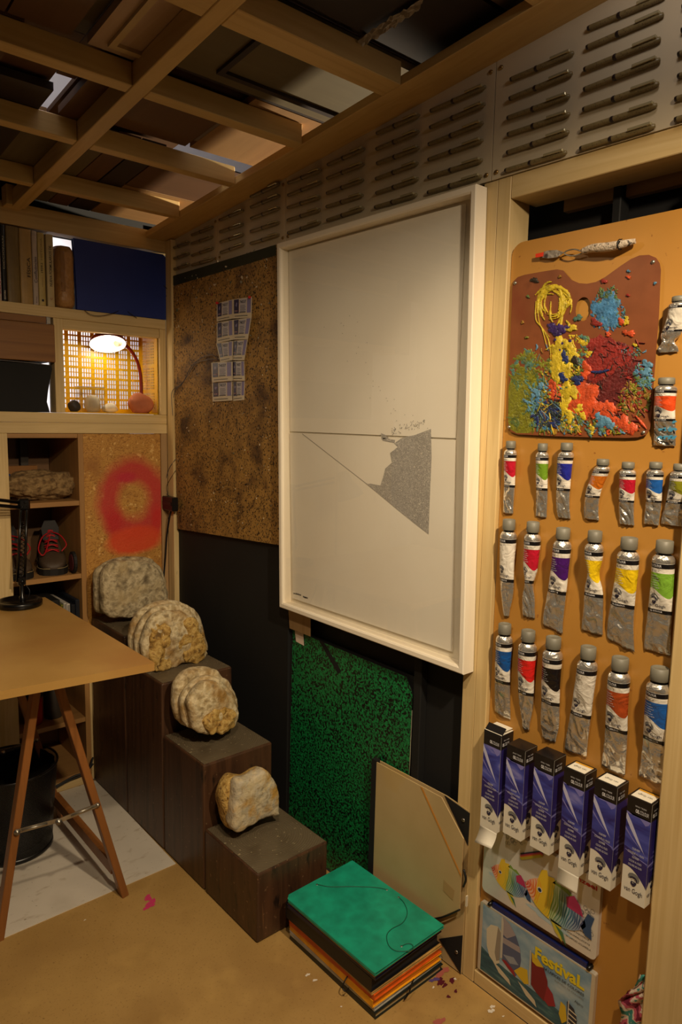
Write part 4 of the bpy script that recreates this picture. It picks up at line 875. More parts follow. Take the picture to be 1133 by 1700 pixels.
def fish(cx, cy, L_, Hh, rot, lay0, seed):
    d = lay0
    def P_(s, t_):   # s -1..1 along, t -1..1 across
        x = s*L_/2; env = (max(0, 1-abs(s)**2.2))**.75; y = t_*Hh/2*env
        return (cx+(x*math.cos(rot)-y*math.sin(rot))/FWd, cy+(x*math.sin(rot)+y*math.cos(rot))/FHt)
    n = 26
    flat(pr, [P_(-1+2*k/n, 1) for k in range(n+1)]+[P_(1-2*k/n, -1) for k in range(1, n)], ti(d), bxw)
    ns = 26; rq = random.Random(seed)
    past = [tuple(int(v_*.5+120) for v_ in c_) for c_ in fcol]
    for k in range(11):
        s0, s1_ = -1+k*2/11, -1+(k+1)*2/11; 
        flat(pr, [P_(s0, 1)]+[P_(lerp(s0, s1_, j/4), 1) for j in range(5)]+[P_(s1_, -1)]+[P_(lerp(s1_, s0, j/4), -1) for j in range(5)], ti(d+.0001), fms[3] if k in (2, 3, 4) else mat('fish_pastel_%d' % k, past[k], .4))
    for k in range(ns):
        s0 = -.95+1.88*k/ns; ci = min(10, int((s0+1)/2*11)); w_ = 1.88/ns*.62
        L1 = [P_(s0+.10*math.cos(t_*1.5)-.1+.02*math.sin(t_*5+k), t_) for t_ in [j/6-1 for j in range(13)]]
        R1 = [P_(s0+w_*(1-abs(t_))**.5+.10*math.cos(t_*1.5)-.1+.02*math.sin(t_*5+k), t_) for t_ in [1-j/6 for j in range(13)]]
        flat(pr, L1+R1, ti(d+.0002+k*.000004), fms[ci])
    def fin(s, t0, pts_, m_, dd=.0004):
        b0 = P_(s, t0)
        flat(pr, [(b0[0]+a_*L_/FWd, b0[1]+b__*L_/FHt) for a_, b__ in pts_], ti(d+dd), m_)
    fin(-.45, 1, [(-.1, -.04), (-.05, .12), (.04, .16), (.06, .08), (.16, .1), (.2, -.02)], fms[3], -.0001)
    fin(.15, 1, [(-.18, 0), (-.1, .1), (-.02, .04), (.06, .06), (.2, -.04)], fms[5], -.0001)
    fin(.55, .7, [(-.1, -.06), (-.12, .08), (.0, .16), (.1, .06), (.16, -.08)], mag, .0003)
    fin(.95, 0, [(-.06, -.04), (.04, .2), (.14, .18), (.1, .02), (.12, -.16), (.02, -.14)], fms[9], .0001)
    fin(.1, -1, [(-.08, .04), (.02, -.12), (.14, -.22), (.1, -.06), (.12, .02)], fms[4], .0001); fin(.18, -1, [(-.04, .0), (.08, -.14), (.17, -.24), (.1, -.06)], fms[6], .0002)
    e_ = P_(-.52, .2)
    for r_, m_ in ((.042, bxw), (.032, fms[9]), (.018, blki)): flat(pr, disc2(e_[0], e_[1], r_*L_/FWd, r_*L_/FHt, 14), ti(d+.0006+.00005*(r_ < .04)+.00005*(r_ < .03)), m_)
def tuv(px, py): p = T(px, py, .0122); return (TY0-p.y)/FWd, (p.z-z0f)/FHt
fish(*tuv(846, 1462), .100, .062, -.12, .0001, 1)
fish(*tuv(922, 1500), .150, .088, -.12, .0012, 2)
for k in range(26):
    rq = random.Random(k); x, y = (rq.uniform(.16, .38), rq.uniform(.82, .97)) if k < 14 else (rq.uniform(.86, .96), rq.uniform(.3, .6)); q_ = rq.uniform(.008, .018)
    o1_ = disc2(x, y, q_, q_*FWd/FHt, 14); o2_ = disc2(x, y, q_*.82, q_*.82*FWd/FHt, 14); f0 = ti(.00015)
    pr.add([f0(*a_) for a_ in o1_]+[f0(*a_) for a_ in o2_], [(j, (j+1) % 14, 14+(j+1) % 14, 14+j) for j in range(14)], greyi)
text(pr, 'Bruynzeel', ti(.0003), .675, tuv(992, 1482)[1], width=.30, height=.075, m=mat('tin_red', (190, 40, 32), .4), bold=.03)
for k, s_ in enumerate(['WATER COLOUR PENCILS', '24 CRAYONS AQUARELLE', '24 AQUARELLSTIFTE', '24 LAPICES ACUARELA']): text(pr, s_, ti(.0003), .70+.02*k, .255-.055*k, width=.23-.01*k, height=.022, m=blki)
for k, m_ in enumerate((navyi, mag, fms[1], fms[4])): flat(pr, [(.34, .80-.018*k), (.52, .985-.018*k), (.545, .975-.018*k), (.36, .785-.018*k)], ti(.0019+.0001*k), m_)
pr.build('printed_fish', None, ft1, fixn=False)
pcs = thing('pencil_set', 'coloured pencils and a wire coil peeping out between the first box and the fish tin', 'pencils', T(815, 1405))
for k, c_ in enumerate([(200, 170, 40), (190, 40, 40), (210, 110, 40), (40, 70, 130), (40, 100, 90), (60, 60, 60)]):
    p0 = T(808+k*4.2, 1384, .004); MB().tube([V((p0.x, p0.y, .445)), V((p0.x, p0.y, .385))], .0025, mat('pencil_%d' % k, c_, .4), 6, smooth=False).build('pencil', None, pcs)
hx = [T(838, 1388, .006)+V((.0035*math.cos(k*.9), -.0012*k*.35, -.0065+.0055*math.sin(k*.9))) for k in range(60)]
MB().tube(hx, .0006, STEEL, 6).build('wire_coil', None, pcs)
# ---- sailing boat tin
z0b, z1b = .046, .222; bt = thing('pencil_tin', 'pencil tin painted with sailing boats reading Festival, lowest on the board', 'pencil tin', T(890, 1600))
rb = rrect(TY0+.002, TY1-.002, z0b, z1b, .004)
MB().prism([(TX-.012, a_, b__) for a_, b__ in rb], (.0115, 0, 0), mat('tin_rim', (214, 210, 196), .35, .5)).build('tin_box', None, bt)
mb_ = MB(); mb_.box((TX-.010, TY0-.03, z1b+.0002), (TX-.001, TY1+.02, z1b+.012), mat('navy_bar', (22, 34, 92), .35)); mb_.build('navy_tray', None, bt)
for yy in (TY0-.024, TY1+.014): MB().lathe([(0, -.009), (.004, -.009), (.005, 0), (.005, .009)], (TX-.006, yy, z1b+.006), 'x', n=12).build('hinge', PLASTIC, bt)
pr = MB(); FH2 = z1b-z0b; FW2 = TY0-TY1
def bi(d): return lambda u, v: V((TX-.0122-d, TY0-.002-u*(FW2-.004), z0b+v*FH2))
sky = nmat('tin_sky', [(.3, (108, 146, 176)), (.55, (150, 176, 192)), (.75, (188, 198, 200))], (1, 5, 9), 3, 3, .35); sea = nmat('tin_sea', [(.35, (34, 74, 92)), (.55, (52, 96, 108)), (.75, (90, 128, 128))], (1, 8, 40), 3, 4, .35)
flat(pr, [(.015, .02), (.985, .02), (.985, .98), (.015, .98)], bi(.0), sky)
flat(pr, [(.015, .02), (.985, .02), (.985, .20), (.7, .24), (.5, .26), (.3, .27), (.13, .3), (.015, .36)], bi(.0001), sea)
cm = lambda n_, c_: mat('boat_'+n_, c_, .4)
def bq(pts_, c_, d): flat(pr, pts_, bi(d), c_)
bq([(.06, .66), (.1, .76), (.17, .8), (.2, .76), (.19, .5), (.2, .3), (.16, .24), (.1, .30), (.07, .42)], cm('cream', (214, 204, 178)), .0002)
bq([(.17, .80), (.2, .74), (.2, .34), (.17, .30), (.15, .4)], cm('shade', (150, 140, 126)), .0003)
bq([(.215, .98), (.28, .94), (.34, .84), (.385, .7), (.40, .55), (.39, .40), (.36, .28), (.27, .34), (.22, .40)], cm('greyblue', (84, 94, 126)), .0004)
bq([(.215, .98), (.28, .94), (.34, .84), (.26, .72), (.22, .74)], cm('haze', (160, 150, 154)), .0005); bq([(.22, .70), (.38, .72), (.39, .64), (.22, .62)], cm('haze', (160, 150, 154)), .0005)
bq([(.23, .46), (.33, .52), (.38, .46), (.3, .4)], cm('haze2', (150, 156, 168)), .0005)
bq([(.20, .97), (.212, .985), (.222, .9), (.225, .4), (.205, .38)], cm('mast', (196, 190, 176)), .0006)
bq([(.14, .26), (.2, .16), (.32, .10), (.3, .17), (.2, .24)], cm('hullw', (206, 196, 170)), .0005); bq([(.22, .38), (.28, .32), (.36, .26), (.34, .34), (.26, .4)], cm('hullr', (150, 34, 50)), .0007)
bq([(.34, .34), (.44, .26), (.48, .30), (.46, .48), (.40, .46), (.37, .40)], cm('yel', (214, 180, 44)), .0005)
bq([(.38, .24), (.46, .12), (.56, .06), (.54, .14), (.46, .2)], cm('hullw', (206, 196, 170)), .0005)
bq([(.49, .76), (.54, .74), (.60, .66), (.64, .52), (.65, .36), (.62, .22), (.55, .26), (.5, .32)], cm('maroon', (120, 24, 40)), .0006); bq([(.49, .76), (.54, .74), (.60, .66), (.54, .62), (.5, .64)], cm('yel', (214, 180, 44)), .0007); bq([(.64, .46), (.69, .40), (.72, .26), (.66, .2), (.62, .24)], cm('hullr', (150, 34, 50)), .0008)
bq([(.475, .78), (.485, .78), (.495, .3), (.48, .28)], cm('mast', (196, 190, 176)), .0009)
bq([(.76, .38), (.80, .36), (.82, .18), (.78, .1), (.75, .2)], cm('yel', (214, 180, 44)), .0008); bq([(.81, .44), (.87, .40), (.9, .28), (.89, .1), (.82, .12)], cm('dark', (40, 44, 60)), .0009)
for k in range(4): bq([(.82, .17+.06*k), (.895, .15+.06*k), (.895, .165+.06*k), (.82, .19+.06*k)], cm('cream', (214, 204, 178)), .0011)
bq([(.82, .46), (.828, .47), (.832, .1), (.822, .1)], cm('mast', (196, 190, 176)), .0012)
text(pr, 'FestivaL', bi(.0013), .52, .715, width=.42, height=.165, m=mat('tin_yellow', (226, 204, 40), .4), bold=.035)
text(pr, '24 LAPICES DE COLORES', bi(.0013), .60, .645, width=.34, height=.035, m=blki, bold=.01); text(pr, 'SURTIDO DE COLORES', bi(.0013), .70, .595, width=.24, height=.022, m=greyi); text(pr, 'Alpino', bi(.0013), .87, .49, width=.07, height=.04, m=blki)
pr.build('printed_scene', None, bt, fixn=False)
# floral cloth corner at the lower right
fc = MB(); n1, n2 = 10, 14; fcm = nmat('floral_print', [(.2, (120, 30, 60)), (.4, (196, 90, 110)), (.5, (220, 200, 180)), (.6, (60, 140, 130)), (.7, (210, 170, 160)), (.85, (120, 130, 50))], nscale=34, detail=1, rough=.6, interp='CONSTANT')
L_e = [(1064, 1618), (1052, 1640), (1040, 1650), (1028, 1662), (1032, 1680), (1030, 1705), (1028, 1730)]; Ls = spline([V((a_, b__, 0)) for a_, b__ in L_e], 4)
vs = []
for i, p in enumerate(Ls):
    for j in range(n1): 
        u = j/(n1-1); x = lerp(p.x, 1090, u); vs.append(T(x, p.y, .02+.008*math.sin(i*.9+j*1.1)))
w1 = len(Ls); fc.add(vs, [(i*n1+j, i*n1+j+1, (i+1)*n1+j+1, (i+1)*n1+j) for i in range(w1-1) for j in range(n1-1)], fcm, True)
o = fc.build('floral_cloth', None); md = o.modifiers.new('s', 'SOLIDIFY'); md.thickness = .002; tag(o, 'scrap of flowered cloth at the bottom right beside the post', 'cloth')

# ================================================================== SHELVING (y = 0 is its front)
XL = -1.25
def sbox(name, a, b, m, label, n, bev=.0012):
    o = MB().box(a, b, bev=bev).build(name, m); struct(o); tag(o, label); return o
sbox('trim_9', (XL, 0, 1.952), (.0, .05, 2.021), BX, 'top pine beam above the row of books', 9)
sbox('trim_10', (XL, 0, 1.676), (-.0205, .24, 1.711), PX, 'pine shelf carrying the books and the blue folder', 10)
sbox('trim_11', (XL, 0, 1.3265), (-.0205, .24, 1.360), PX, 'upper of the two stacked pine rails under the yellow crate', 11)
sbox('trim_12', (XL, 0, 1.290), (-.0205, .05, 1.326), PX, 'lower of the two stacked pine rails under the yellow crate', 12)
sbox('trim_13', (-.432, .0, 1.3605), (-.401, .05, 1.6755), PZ, 'short pine post left of the glowing crate niche', 13)
sbox('trim_14', (-.046, .0, 1.3605), (-.0205, .05, 1.6755), PZ, 'short pine post right of the glowing crate niche', 14)
sbox('trim_15', (-.4005, .002, 1.642), (-.0465, .045, 1.6755), PX, 'thin pine rail along the top of the crate niche', 15)
sbox('trim_16', (XL, .0, 0), (-.592, .05, 1.2895), PZ, 'wide pine upright behind the desk lamp', 16)
sbox('trim_17', (-.046, .0, 0), (-.0205, .04, 1.2895), RZ, 'narrow pine strip right of the red stained door', 17)
sbox('trim_18', (-.58, -.05, 2.0), (-.525, .0, 2.06), BX, 'stub of pine where the middle beam meets the shelving', 18)
# cabinet (open shelf unit)
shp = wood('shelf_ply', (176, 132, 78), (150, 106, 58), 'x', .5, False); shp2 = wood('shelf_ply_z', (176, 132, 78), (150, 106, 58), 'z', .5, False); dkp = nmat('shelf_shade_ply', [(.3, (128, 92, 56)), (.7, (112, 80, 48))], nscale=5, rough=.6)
cab = thing('shelf_unit', 'open brown plywood shelf unit holding the hiking boots and rough stone', 'shelf unit', (-.47, .15, 0))
MB().box((-.361, .0, 0.03), (-.3425, .30, 1.289), bev=.0008).build('side_panel', shp2, cab); MB().box((-.9, .0, 0.03), (-.885, .30, 1.289), bev=.0008).build('side_panel', shp2, cab)
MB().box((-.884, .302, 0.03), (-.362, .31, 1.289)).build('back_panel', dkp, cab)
for z_, th_ in ((1.037, .017), (.774, .017), (.50, .017), (.236, .017), (.03, .015)): MB().box((-.8845, .001, z_), (-.3615, .30, z_+th_), bev=.0006).build('shelf', shp, cab)
MB().box((-.8845, .001, 1.274), (-.3615, .30, 1.289), bev=.0006).build('top_panel', shp, cab)
# osb door
osb = nmat('osb_board', [(.25, (120, 76, 28)), (.45, (186, 132, 58)), (.58, (206, 154, 74)), (.75, (150, 100, 40))], (1, 1, 1.6), 60, 5, .55, .35, dist=2.2,
           extra=[((1, 1, 1), 60, .62, .7, (230, 186, 110)), ((1, 1, 1), 7, .55, .75, (158, 104, 44))])
N = osb.node_tree.nodes; L = osb.node_tree.links
# spray paint: ring and band whose shape belongs to the paint itself
pbs = N['Principled BSDF']; src = pbs.inputs['Base Color'].links[0].from_socket
def spray(cx, cz, rx, rz, r0, soft, col, inner=None):
    global src
    tcn = N.new('ShaderNodeTexCoord'); no = N.new('ShaderNodeTexNoise'); no.inputs['Scale'].default_value = 9; no.inputs['Detail'].default_value = 5; L.new(tcn.outputs['Object'], no.inputs['Vector'])
    ma = N.new('ShaderNodeMapping'); ma.inputs['Location'].default_value = (-cx/rx, 0, -cz/rz); ma.inputs['Scale'].default_value = (1/rx, 0, 1/rz); L.new(tcn.outputs['Object'], ma.inputs[0])
    ln_ = N.new('ShaderNodeVectorMath'); ln_.operation = 'LENGTH'; L.new(ma.outputs[0], ln_.inputs[0])
    ad = N.new('ShaderNodeMath'); ad.operation = 'MULTIPLY_ADD'; ad.inputs[1].default_value = .5; L.new(no.outputs[0], ad.inputs[0]); L.new(ln_.outputs['Value'], ad.inputs[2])
    if inner is not None:
        su = N.new('ShaderNodeMath'); su.operation = 'SUBTRACT'; su.inputs[1].default_value = inner+.25; L.new(ad.outputs[0], su.inputs[0]); ab = N.new('ShaderNodeMath'); ab.operation = 'ABSOLUTE'; L.new(su.outputs[0], ab.inputs[0]); o_ = ab.outputs[0]; lo, hi = r0, r0+soft
    else: o_ = ad.outputs[0]; lo, hi = r0+.25, r0+.25+soft
    mr = N.new('ShaderNodeMapRange'); mr.inputs[1].default_value = lo; mr.inputs[2].default_value = hi; mr.inputs[3].default_value = .93; mr.inputs[4].default_value = 0; L.new(o_, mr.inputs[0])
    mx = N.new('ShaderNodeMixRGB'); L.new(mr.outputs[0], mx.inputs[0]); L.new(src, mx.inputs[1]); mx.inputs[2].default_value = lin(col); L.new(mx.outputs[0], pbs.inputs['Base Color']); src = mx.outputs[0]
def dcen(px, py): p = B(px, py, 0); return p.x, p.z
cx, cz = dcen(222, 830); spray(cx, cz, .105, .115, .16, .42, (196, 52, 50), inner=.95)
cx, cz = dcen(212, 793); spray(cx, cz, .055, .025, .4, .6, (196, 40, 60))
cx, cz = dcen(190, 868); spray(cx, cz, .055, .085, .3, .6, (196, 40, 40))
cx, cz = dcen(262, 866); spray(cx, cz, .03, .09, .4, .5, (204, 44, 40))
cx, cz = dcen(226, 897); spray(cx, cz, .115, .055, .75, .35, (222, 72, 34))
od = MB().box((-.3415, .006, .58), (-.0465, .018, 1.289), bev=.0008).build('cupboard_door', osb); tag(od, 'chipboard door panel with a red and orange sprayed ring', 'door panel')
sbox('trim_19', (-.3415, .006, 0), (-.30, .04, .579), PZ, 'rough strip of pine below the chipboard door behind the plinths', 19)
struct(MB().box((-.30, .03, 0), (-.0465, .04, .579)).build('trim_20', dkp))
sbox('trim_21', (-.885, -.008, 0), (-.3625, .0295, .03), PX, 'pine plank lying along the floor under the shelf unit', 21)
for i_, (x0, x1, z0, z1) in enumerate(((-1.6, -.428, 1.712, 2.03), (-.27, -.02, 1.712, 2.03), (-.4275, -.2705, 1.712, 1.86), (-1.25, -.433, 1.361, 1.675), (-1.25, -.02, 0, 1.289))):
    struct(MB().box((x0, .335 if i_ == 4 else .241, z0), (x1, .345 if i_ == 4 else .25, z1)).build('trim_%d' % (30+i_), BLACKM))  # added black backing sheets, hide the bright hall behind the shelves
# ---- books
def book(x0, x1, ztop, col, label, lines, tilt=0, dep=.16, edge=(206, 186, 140)):
    m = nmat('spine_%d_%d_%d' % col, [(.3, col), (.7, tuple(int(v*.9) for v in col))], nscale=25, rough=.5); zb = 1.7112
    th = thing('book', label, 'book', ((x0+x1)/2, .08, zb), 'books on the top shelf')
    g_ = x1-x0; cv = MB()
    # cover as C shape with rounded spine
    n = 6; fr_ = [(x0, .004+dep)]+[(x0+g_*(.5-.5*math.cos(math.pi*k/n)), .004-.004*math.sin(math.pi*k/n)) for k in range(n+1)]+[(x1, .004+dep)]
    inn = [(x1-.002, .004+dep), (x1-.002, .007), (x0+.002, .007), (x0+.002, .004+dep)]
    cv.prism([(a_, b__, zb) for a_, b__ in fr_+inn], (0, 0, ztop-zb), m); cv.build('cover', None, th)
    MB().box((x0+.0022, .0075, zb+.003), (x1-.0022, dep, ztop-.003)).build('pages', mat('page_block', edge, .8), th)
    if lines:
        t_ = MB()
        for (s_, c_, zc, ln_, ht, off) in lines:
            fn = lambda u, v: V(((x0+x1)/2+off-v+ht/2, -.0008, zb+u))
            text(t_, s_, lambda u, v: V(((x0+x1)/2+off-ht/2+(ht-v), -.0010, zb+u)), zc, 0, width=ln_, height=ht, m=mat('spine_ink_%d_%d_%d' % c_, c_, .5), bold=.01)
        t_.build('spine_title', None, th, fixn=False)
book(-.640, -.606, 1.945, (150, 120, 84), 'tan book at the left edge of the photo', None)
book(-.604, -.590, 1.946, (210, 190, 180), 'pale book with a pink foot at the left edge of the shelf', [('ART', (170, 60, 110), .02, .06, .007, 0)])
book(-.588, -.575, 1.946, (24, 22, 22), 'thin black book left of the thick olive one', [('DICCIONARI', (180, 170, 140), .10, .10, .005, 0), ('EDITORA', (220, 210, 190), .006, .028, .005, 0)])
book(-.572, -.533, 1.947, (130, 106, 56), 'thick blank olive brown book', None)
book(-.5315, -.494, 1.946, (186, 150, 88), 'thick tan book with FISICA on its spine', [('F\u00cdSICA', (50, 34, 22), .085, .062, .013, .006)])
book(-.4925, -.476, 1.945, (204, 186, 172), 'slim pale pinkish book titled Confluencies', [('Conflu\u00e8ncies', (80, 70, 80), .07, .082, .009, 0), ('Eumo', (120, 90, 100), .006, .02, .004, 0)])
book(-.4745, -.453, 1.943, (206, 182, 110), 'yellowish book with a small black square near its foot', [('1939-I', (40, 32, 24), .105, .03, .007, 0), ('HISTORIA', (140, 116, 70), .145, .07, .006, 0), ('edicions', (150, 124, 80), .06, .03, .004, 0)])
MB().box((-.4670, -.0012, 1.724), (-.4605, -.0004, 1.731)).build('publisher_mark', mat('print_black', (26, 24, 28)), bpy.data.objects['book.006'])
book(-.4475, -.424, 1.943, (206, 184, 134), 'rightmost book in the row, cream spine beside the brown parcel', [('NUEVA FORMULARIOS DE', (50, 38, 28), .065, .13, .0085, 0), ('C', (150, 50, 60), .022, .006, .007, 0)])
# ---- brown parcel
pcm = nmat('kraft_paper', [(.3, (164, 118, 66)), (.6, (184, 136, 80)), (.8, (146, 100, 54))], nscale=30, detail=6, rough=.4, bump=1, bscale=60)
pp = thing('wrapped_parcel', 'brown paper parcel wrapped with shiny tape between the books and blue folder', 'parcel', (-.385, .05, 1.711))
c = MB(); n = 18; rows = 14; vs = []
for i in range(rows+1):
    t_ = i/rows; z_ = lerp(1.7115, 1.916, t_); k_ = (1-abs(2*t_-1)**7)**.5*.12+.88 if 0 < t_ < 1 else .80
    for j in range(n):
        a_ = 2*math.pi*j/n; e_ = .5; cx_, sx_ = math.cos(a_), math.sin(a_)
        vs.append(V((-.3835+math.copysign(abs(cx_)**e_, cx_)*.0325*k_, .072+math.copysign(abs(sx_)**e_, sx_)*.078*k_, z_))+V((noise.noise(V((j*1.0, i*.6, 1)))*.003, noise.noise(V((j*1.0, i*.6, 5)))*.003, 0)))
fs = [(i*n+j, i*n+(j+1) % n, (i+1)*n+(j+1) % n, (i+1)*n+j) for i in range(rows) for j in range(n)]; c.add(vs, fs, pcm, True); c.f += [list(range(n))[::-1], [rows*n+j for j in range(n)]]; c.m += [0, 0]; c.sm += [False, False]
c.build('wrapping', None, pp)
tpm = MB(); tvs = []
for i in range(13):
    z_ = lerp(1.765, 1.895, i/12)
    for u in (-.4045, -.398, -.3915): tvs.append((u+.001*math.sin(i), -.0085-.0012*math.sin(i*2.1+u*300), z_))
tpm.add(tvs, [(i*3+j, i*3+j+1, (i+1)*3+j+1, (i+1)*3+j) for i in range(12) for j in range(2)], mat('shiny_tape', (150, 110, 70), .12), True); o = tpm.build('tape', None, pp)
# ---- blue folder
bf = thing('blue_folder', 'large deep blue card folder filling the right of the top shelf', 'folder', (-.18, 0, 1.711))
q = MB(); pts = [(-.352, 1.7115), (-.0215, 1.7115), (-.0205, 1.935), (-.030, 1.944), (-.36, 1.944), (-.3535, 1.80)]
blue = nmat('royal_blue_card', [(.3, (20, 42, 122)), (.7, (23, 47, 130))], nscale=9, rough=.5, bump=.05)
q.prism([(a_, -.004, b__) for a_, b__ in pts], (0, .003, 0), blue); q.build('front_cover', None, bf); MB().prism([(a_, .010, b__) for a_, b__ in pts], (0, .003, 0), blue).build('back_cover', None, bf)
for pts_ in ([B(140, 515, -.006), B(150, 522, -.012), B(165, 524.5, -.012), B(185, 521, -.012), B(197, 516, -.006)], [B(212, 517, -.006), B(220, 523, -.01), B(227, 528, -.006)], [B(272, 474, -.006), B(277, 479, -.01), B(280, 486, -.01), B(276, 492, -.006)]):
    MB().tube(spline(pts_, 6), .0011, RUBBER, 6).build('elastic', None, bf)
# ---- wooden drawer front and black thing on the left
dw = thing('wooden_crate', 'brown stained wooden box stacked on the black case at left', 'crate', (-.6, .1, 1.52)); stn = wood('stained_wood', (146, 98, 44), (122, 78, 32), 'x', .45)
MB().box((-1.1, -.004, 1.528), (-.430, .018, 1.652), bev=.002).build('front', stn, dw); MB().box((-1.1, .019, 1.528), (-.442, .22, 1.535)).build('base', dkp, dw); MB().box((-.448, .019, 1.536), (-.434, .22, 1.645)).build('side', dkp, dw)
MB().box((-.455, -.002, 1.6535), (-.442, .004, 1.674), bev=.0005).build('corner_bracket', STEEL, dw); MB().box((-1.1, .0, 1.6535), (-.456, .012, 1.6745)).build('rim_batten', stn, dw)
bc = thing('black_case', 'soft black case slumped under the brown wooden box', 'case', (-.6, .1, 1.36)); q = MB()
out_ = [(-1.1, 1.3605), (-.4535, 1.3605), (-.456, 1.372), (-.462, 1.395), (-.457, 1.43), (-.449, 1.47), (-.441, 1.505), (-.443, 1.518), (-1.1, 1.524)]
q.prism([(a_, .0, b__) for a_, b__ in out_], (0, .2, 0), BLACKM); o = q.build('case_body', None, bc); md = o.modifiers.new('b', 'BEVEL'); md.width = .004; md.segments = 2
MB().tube([(-1.1, -.003, 1.522), (-.60, -.004, 1.5235), (-.5, -.003, 1.521), (-.447, -.002, 1.517)], .0016, mat('grey_piping', (110, 105, 105), .3), 6).build('piping', None, bc)

# ---- yellow crate
yel = nmat('yellow_plastic', [(.3, (232, 178, 16)), (.7, (240, 190, 24))], nscale=4, rough=.35)
cr_ = thing('plastic_crate', 'yellow perforated plastic crate glowing in the shelf niche', 'crate', (-.2, .1, 1.361))
x0c, x1c, z0c, z1c, yb_ = -.4005, -.048, 1.3615, 1.668, .150
q = MB(); gp = .0477; sl = gp/5.2
xs = []; k = 0; xx = x1c-.012
spans = []
while xx > x0c+.01:
    for s_ in range(4):
        spans.append((xx-sl*.62, xx)); xx -= sl*1.0
    xx -= sl*1.15
def bars(q, spans_, lo, hi, emit):
    e0 = hi
    for a_, b__ in spans_:
        if b__ < lo: break
        emit(b__, e0); e0 = max(a_, lo)
    if e0 > lo: emit(lo, e0)
bars(q, spans, x0c, x1c, lambda a_, b__: q.box((a_, yb_, z0c), (b__, yb_+.003, z1c)))
zspans = []; zz = z1c-.012; zspans.append((zz-.0125, zz)); zz -= .0185
while zz > z0c+.02:
    zspans.append((zz-.013, zz)); zz -= .0165; zspans.append((zz-.013, zz)); zz -= .0215
bars(q, zspans, z0c, z1c, lambda a_, b__: q.box((x0c, yb_-.0012, a_), (x1c, yb_+.0028, b__)))
q.build('back_grid', yel, cr_)
q = MB(); ysp = []; yy = yb_-.014
while yy > .03:
    for s_ in range(3):
        ysp.append((yy-.0062, yy)); yy -= .0098
    yy -= .006
bars(q, ysp, .012, yb_, lambda a_, b__: q.box((x1c-.001, a_, z0c), (x1c-.0035, b__, z1c)))
zs2 = []; zz = z1c-.038; c_ = 0
while zz > z0c+.02:
    zs2.append((zz-.0065, zz)); zz -= .0105; c_ += 1
    if c_ % 8 == 0: zz -= .010
bars(q, zs2, z0c, z1c, lambda a_, b__: q.box((x1c-.0002, .012, a_), (x1c-.0038, yb_, b__)))
q.build('side_grid', yel, cr_)
q = MB(); q.box((x0c, .012, z1c-.003), (x1c, yb_, z1c)); q.build('top_side', yel, cr_); MB().box((x0c, .012, z0c), (x1c, yb_, z0c+.003)).build('bottom_side', yel, cr_); MB().box((x0c, .012, z0c+.003), (x0c+.003, yb_, z1c-.003)).build('far_side', yel, cr_)
# ---- niche lamp
nl = thing('niche_lamp', 'lit dark red gooseneck lamp leaning over the stones in the yellow crate', 'lamp', (-.08, .09, z0c))
redl = mat('lamp_red', (120, 24, 16), .3); cen_ = V((-.214, .075, 1.612)); ax = V((-.10, -.42, -1)).normalized(); Rm = ax.to_track_quat('Z', 'Y').to_matrix()
MB().lathe([(.064, 0), (.0655, -.002), (.062, -.012), (.05, -.026), (.03, -.036), (.018, -.040), (.0, -.041)], cen_, 'z', redl, 40, M=Rm).build('shade', None, nl)
MB().lathe([(.0635, .0005), (.060, -.010), (.048, -.023), (.028, -.032), (0, -.034)], cen_, 'z', mat('lamp_inner', (250, 245, 230), .5, emit=((255, 244, 225), 1.3)), 40, M=Rm).build('reflector', None, nl)
MB().lathe([(0, .004), (.012, .002), (.018, -.008), (.016, -.018), (.008, -.026)], cen_, 'z', mat('lamp_bulb', (255, 250, 240), .4, emit=((255, 240, 210), 14)), 20, M=Rm).build('bulb', None, nl)
MB().lathe([(.011, .008), (.013, .006), (.013, -.012), (.004, -.016)], cen_+V((.036, .0, .006)), 'z', mat('lamp_socket', (225, 215, 190), .5), 18, M=Matrix.Rotation(1.1, 3, 'Y') @ Rm).build('socket', None, nl)
MB().tube(spline([cen_+V((.058, .01, .012)), V((-.128, .09, 1.606)), V((-.100, .095, 1.575)), V((-.082, .097, 1.53)), V((-.076, .098, 1.47)), V((-.076, .098, 1.372))], 8), .0062, redl, 10).build('gooseneck', None, nl)
MB().lathe([(0, .012), (.022, .011), (.026, .006), (.026, 0)], (-.076, .098, z0c+.0032), 'z', redl, 24).build('base', None, nl)
pl_ = bpy.data.lights.new('niche_bulb', 'POINT'); pl_.energy = .28; pl_.color = (1, .9, .68); pl_.shadow_soft_size = .02; po = bpy.data.objects.new('niche_bulb', pl_); COL.objects.link(po); po.location = cen_+ax*.02
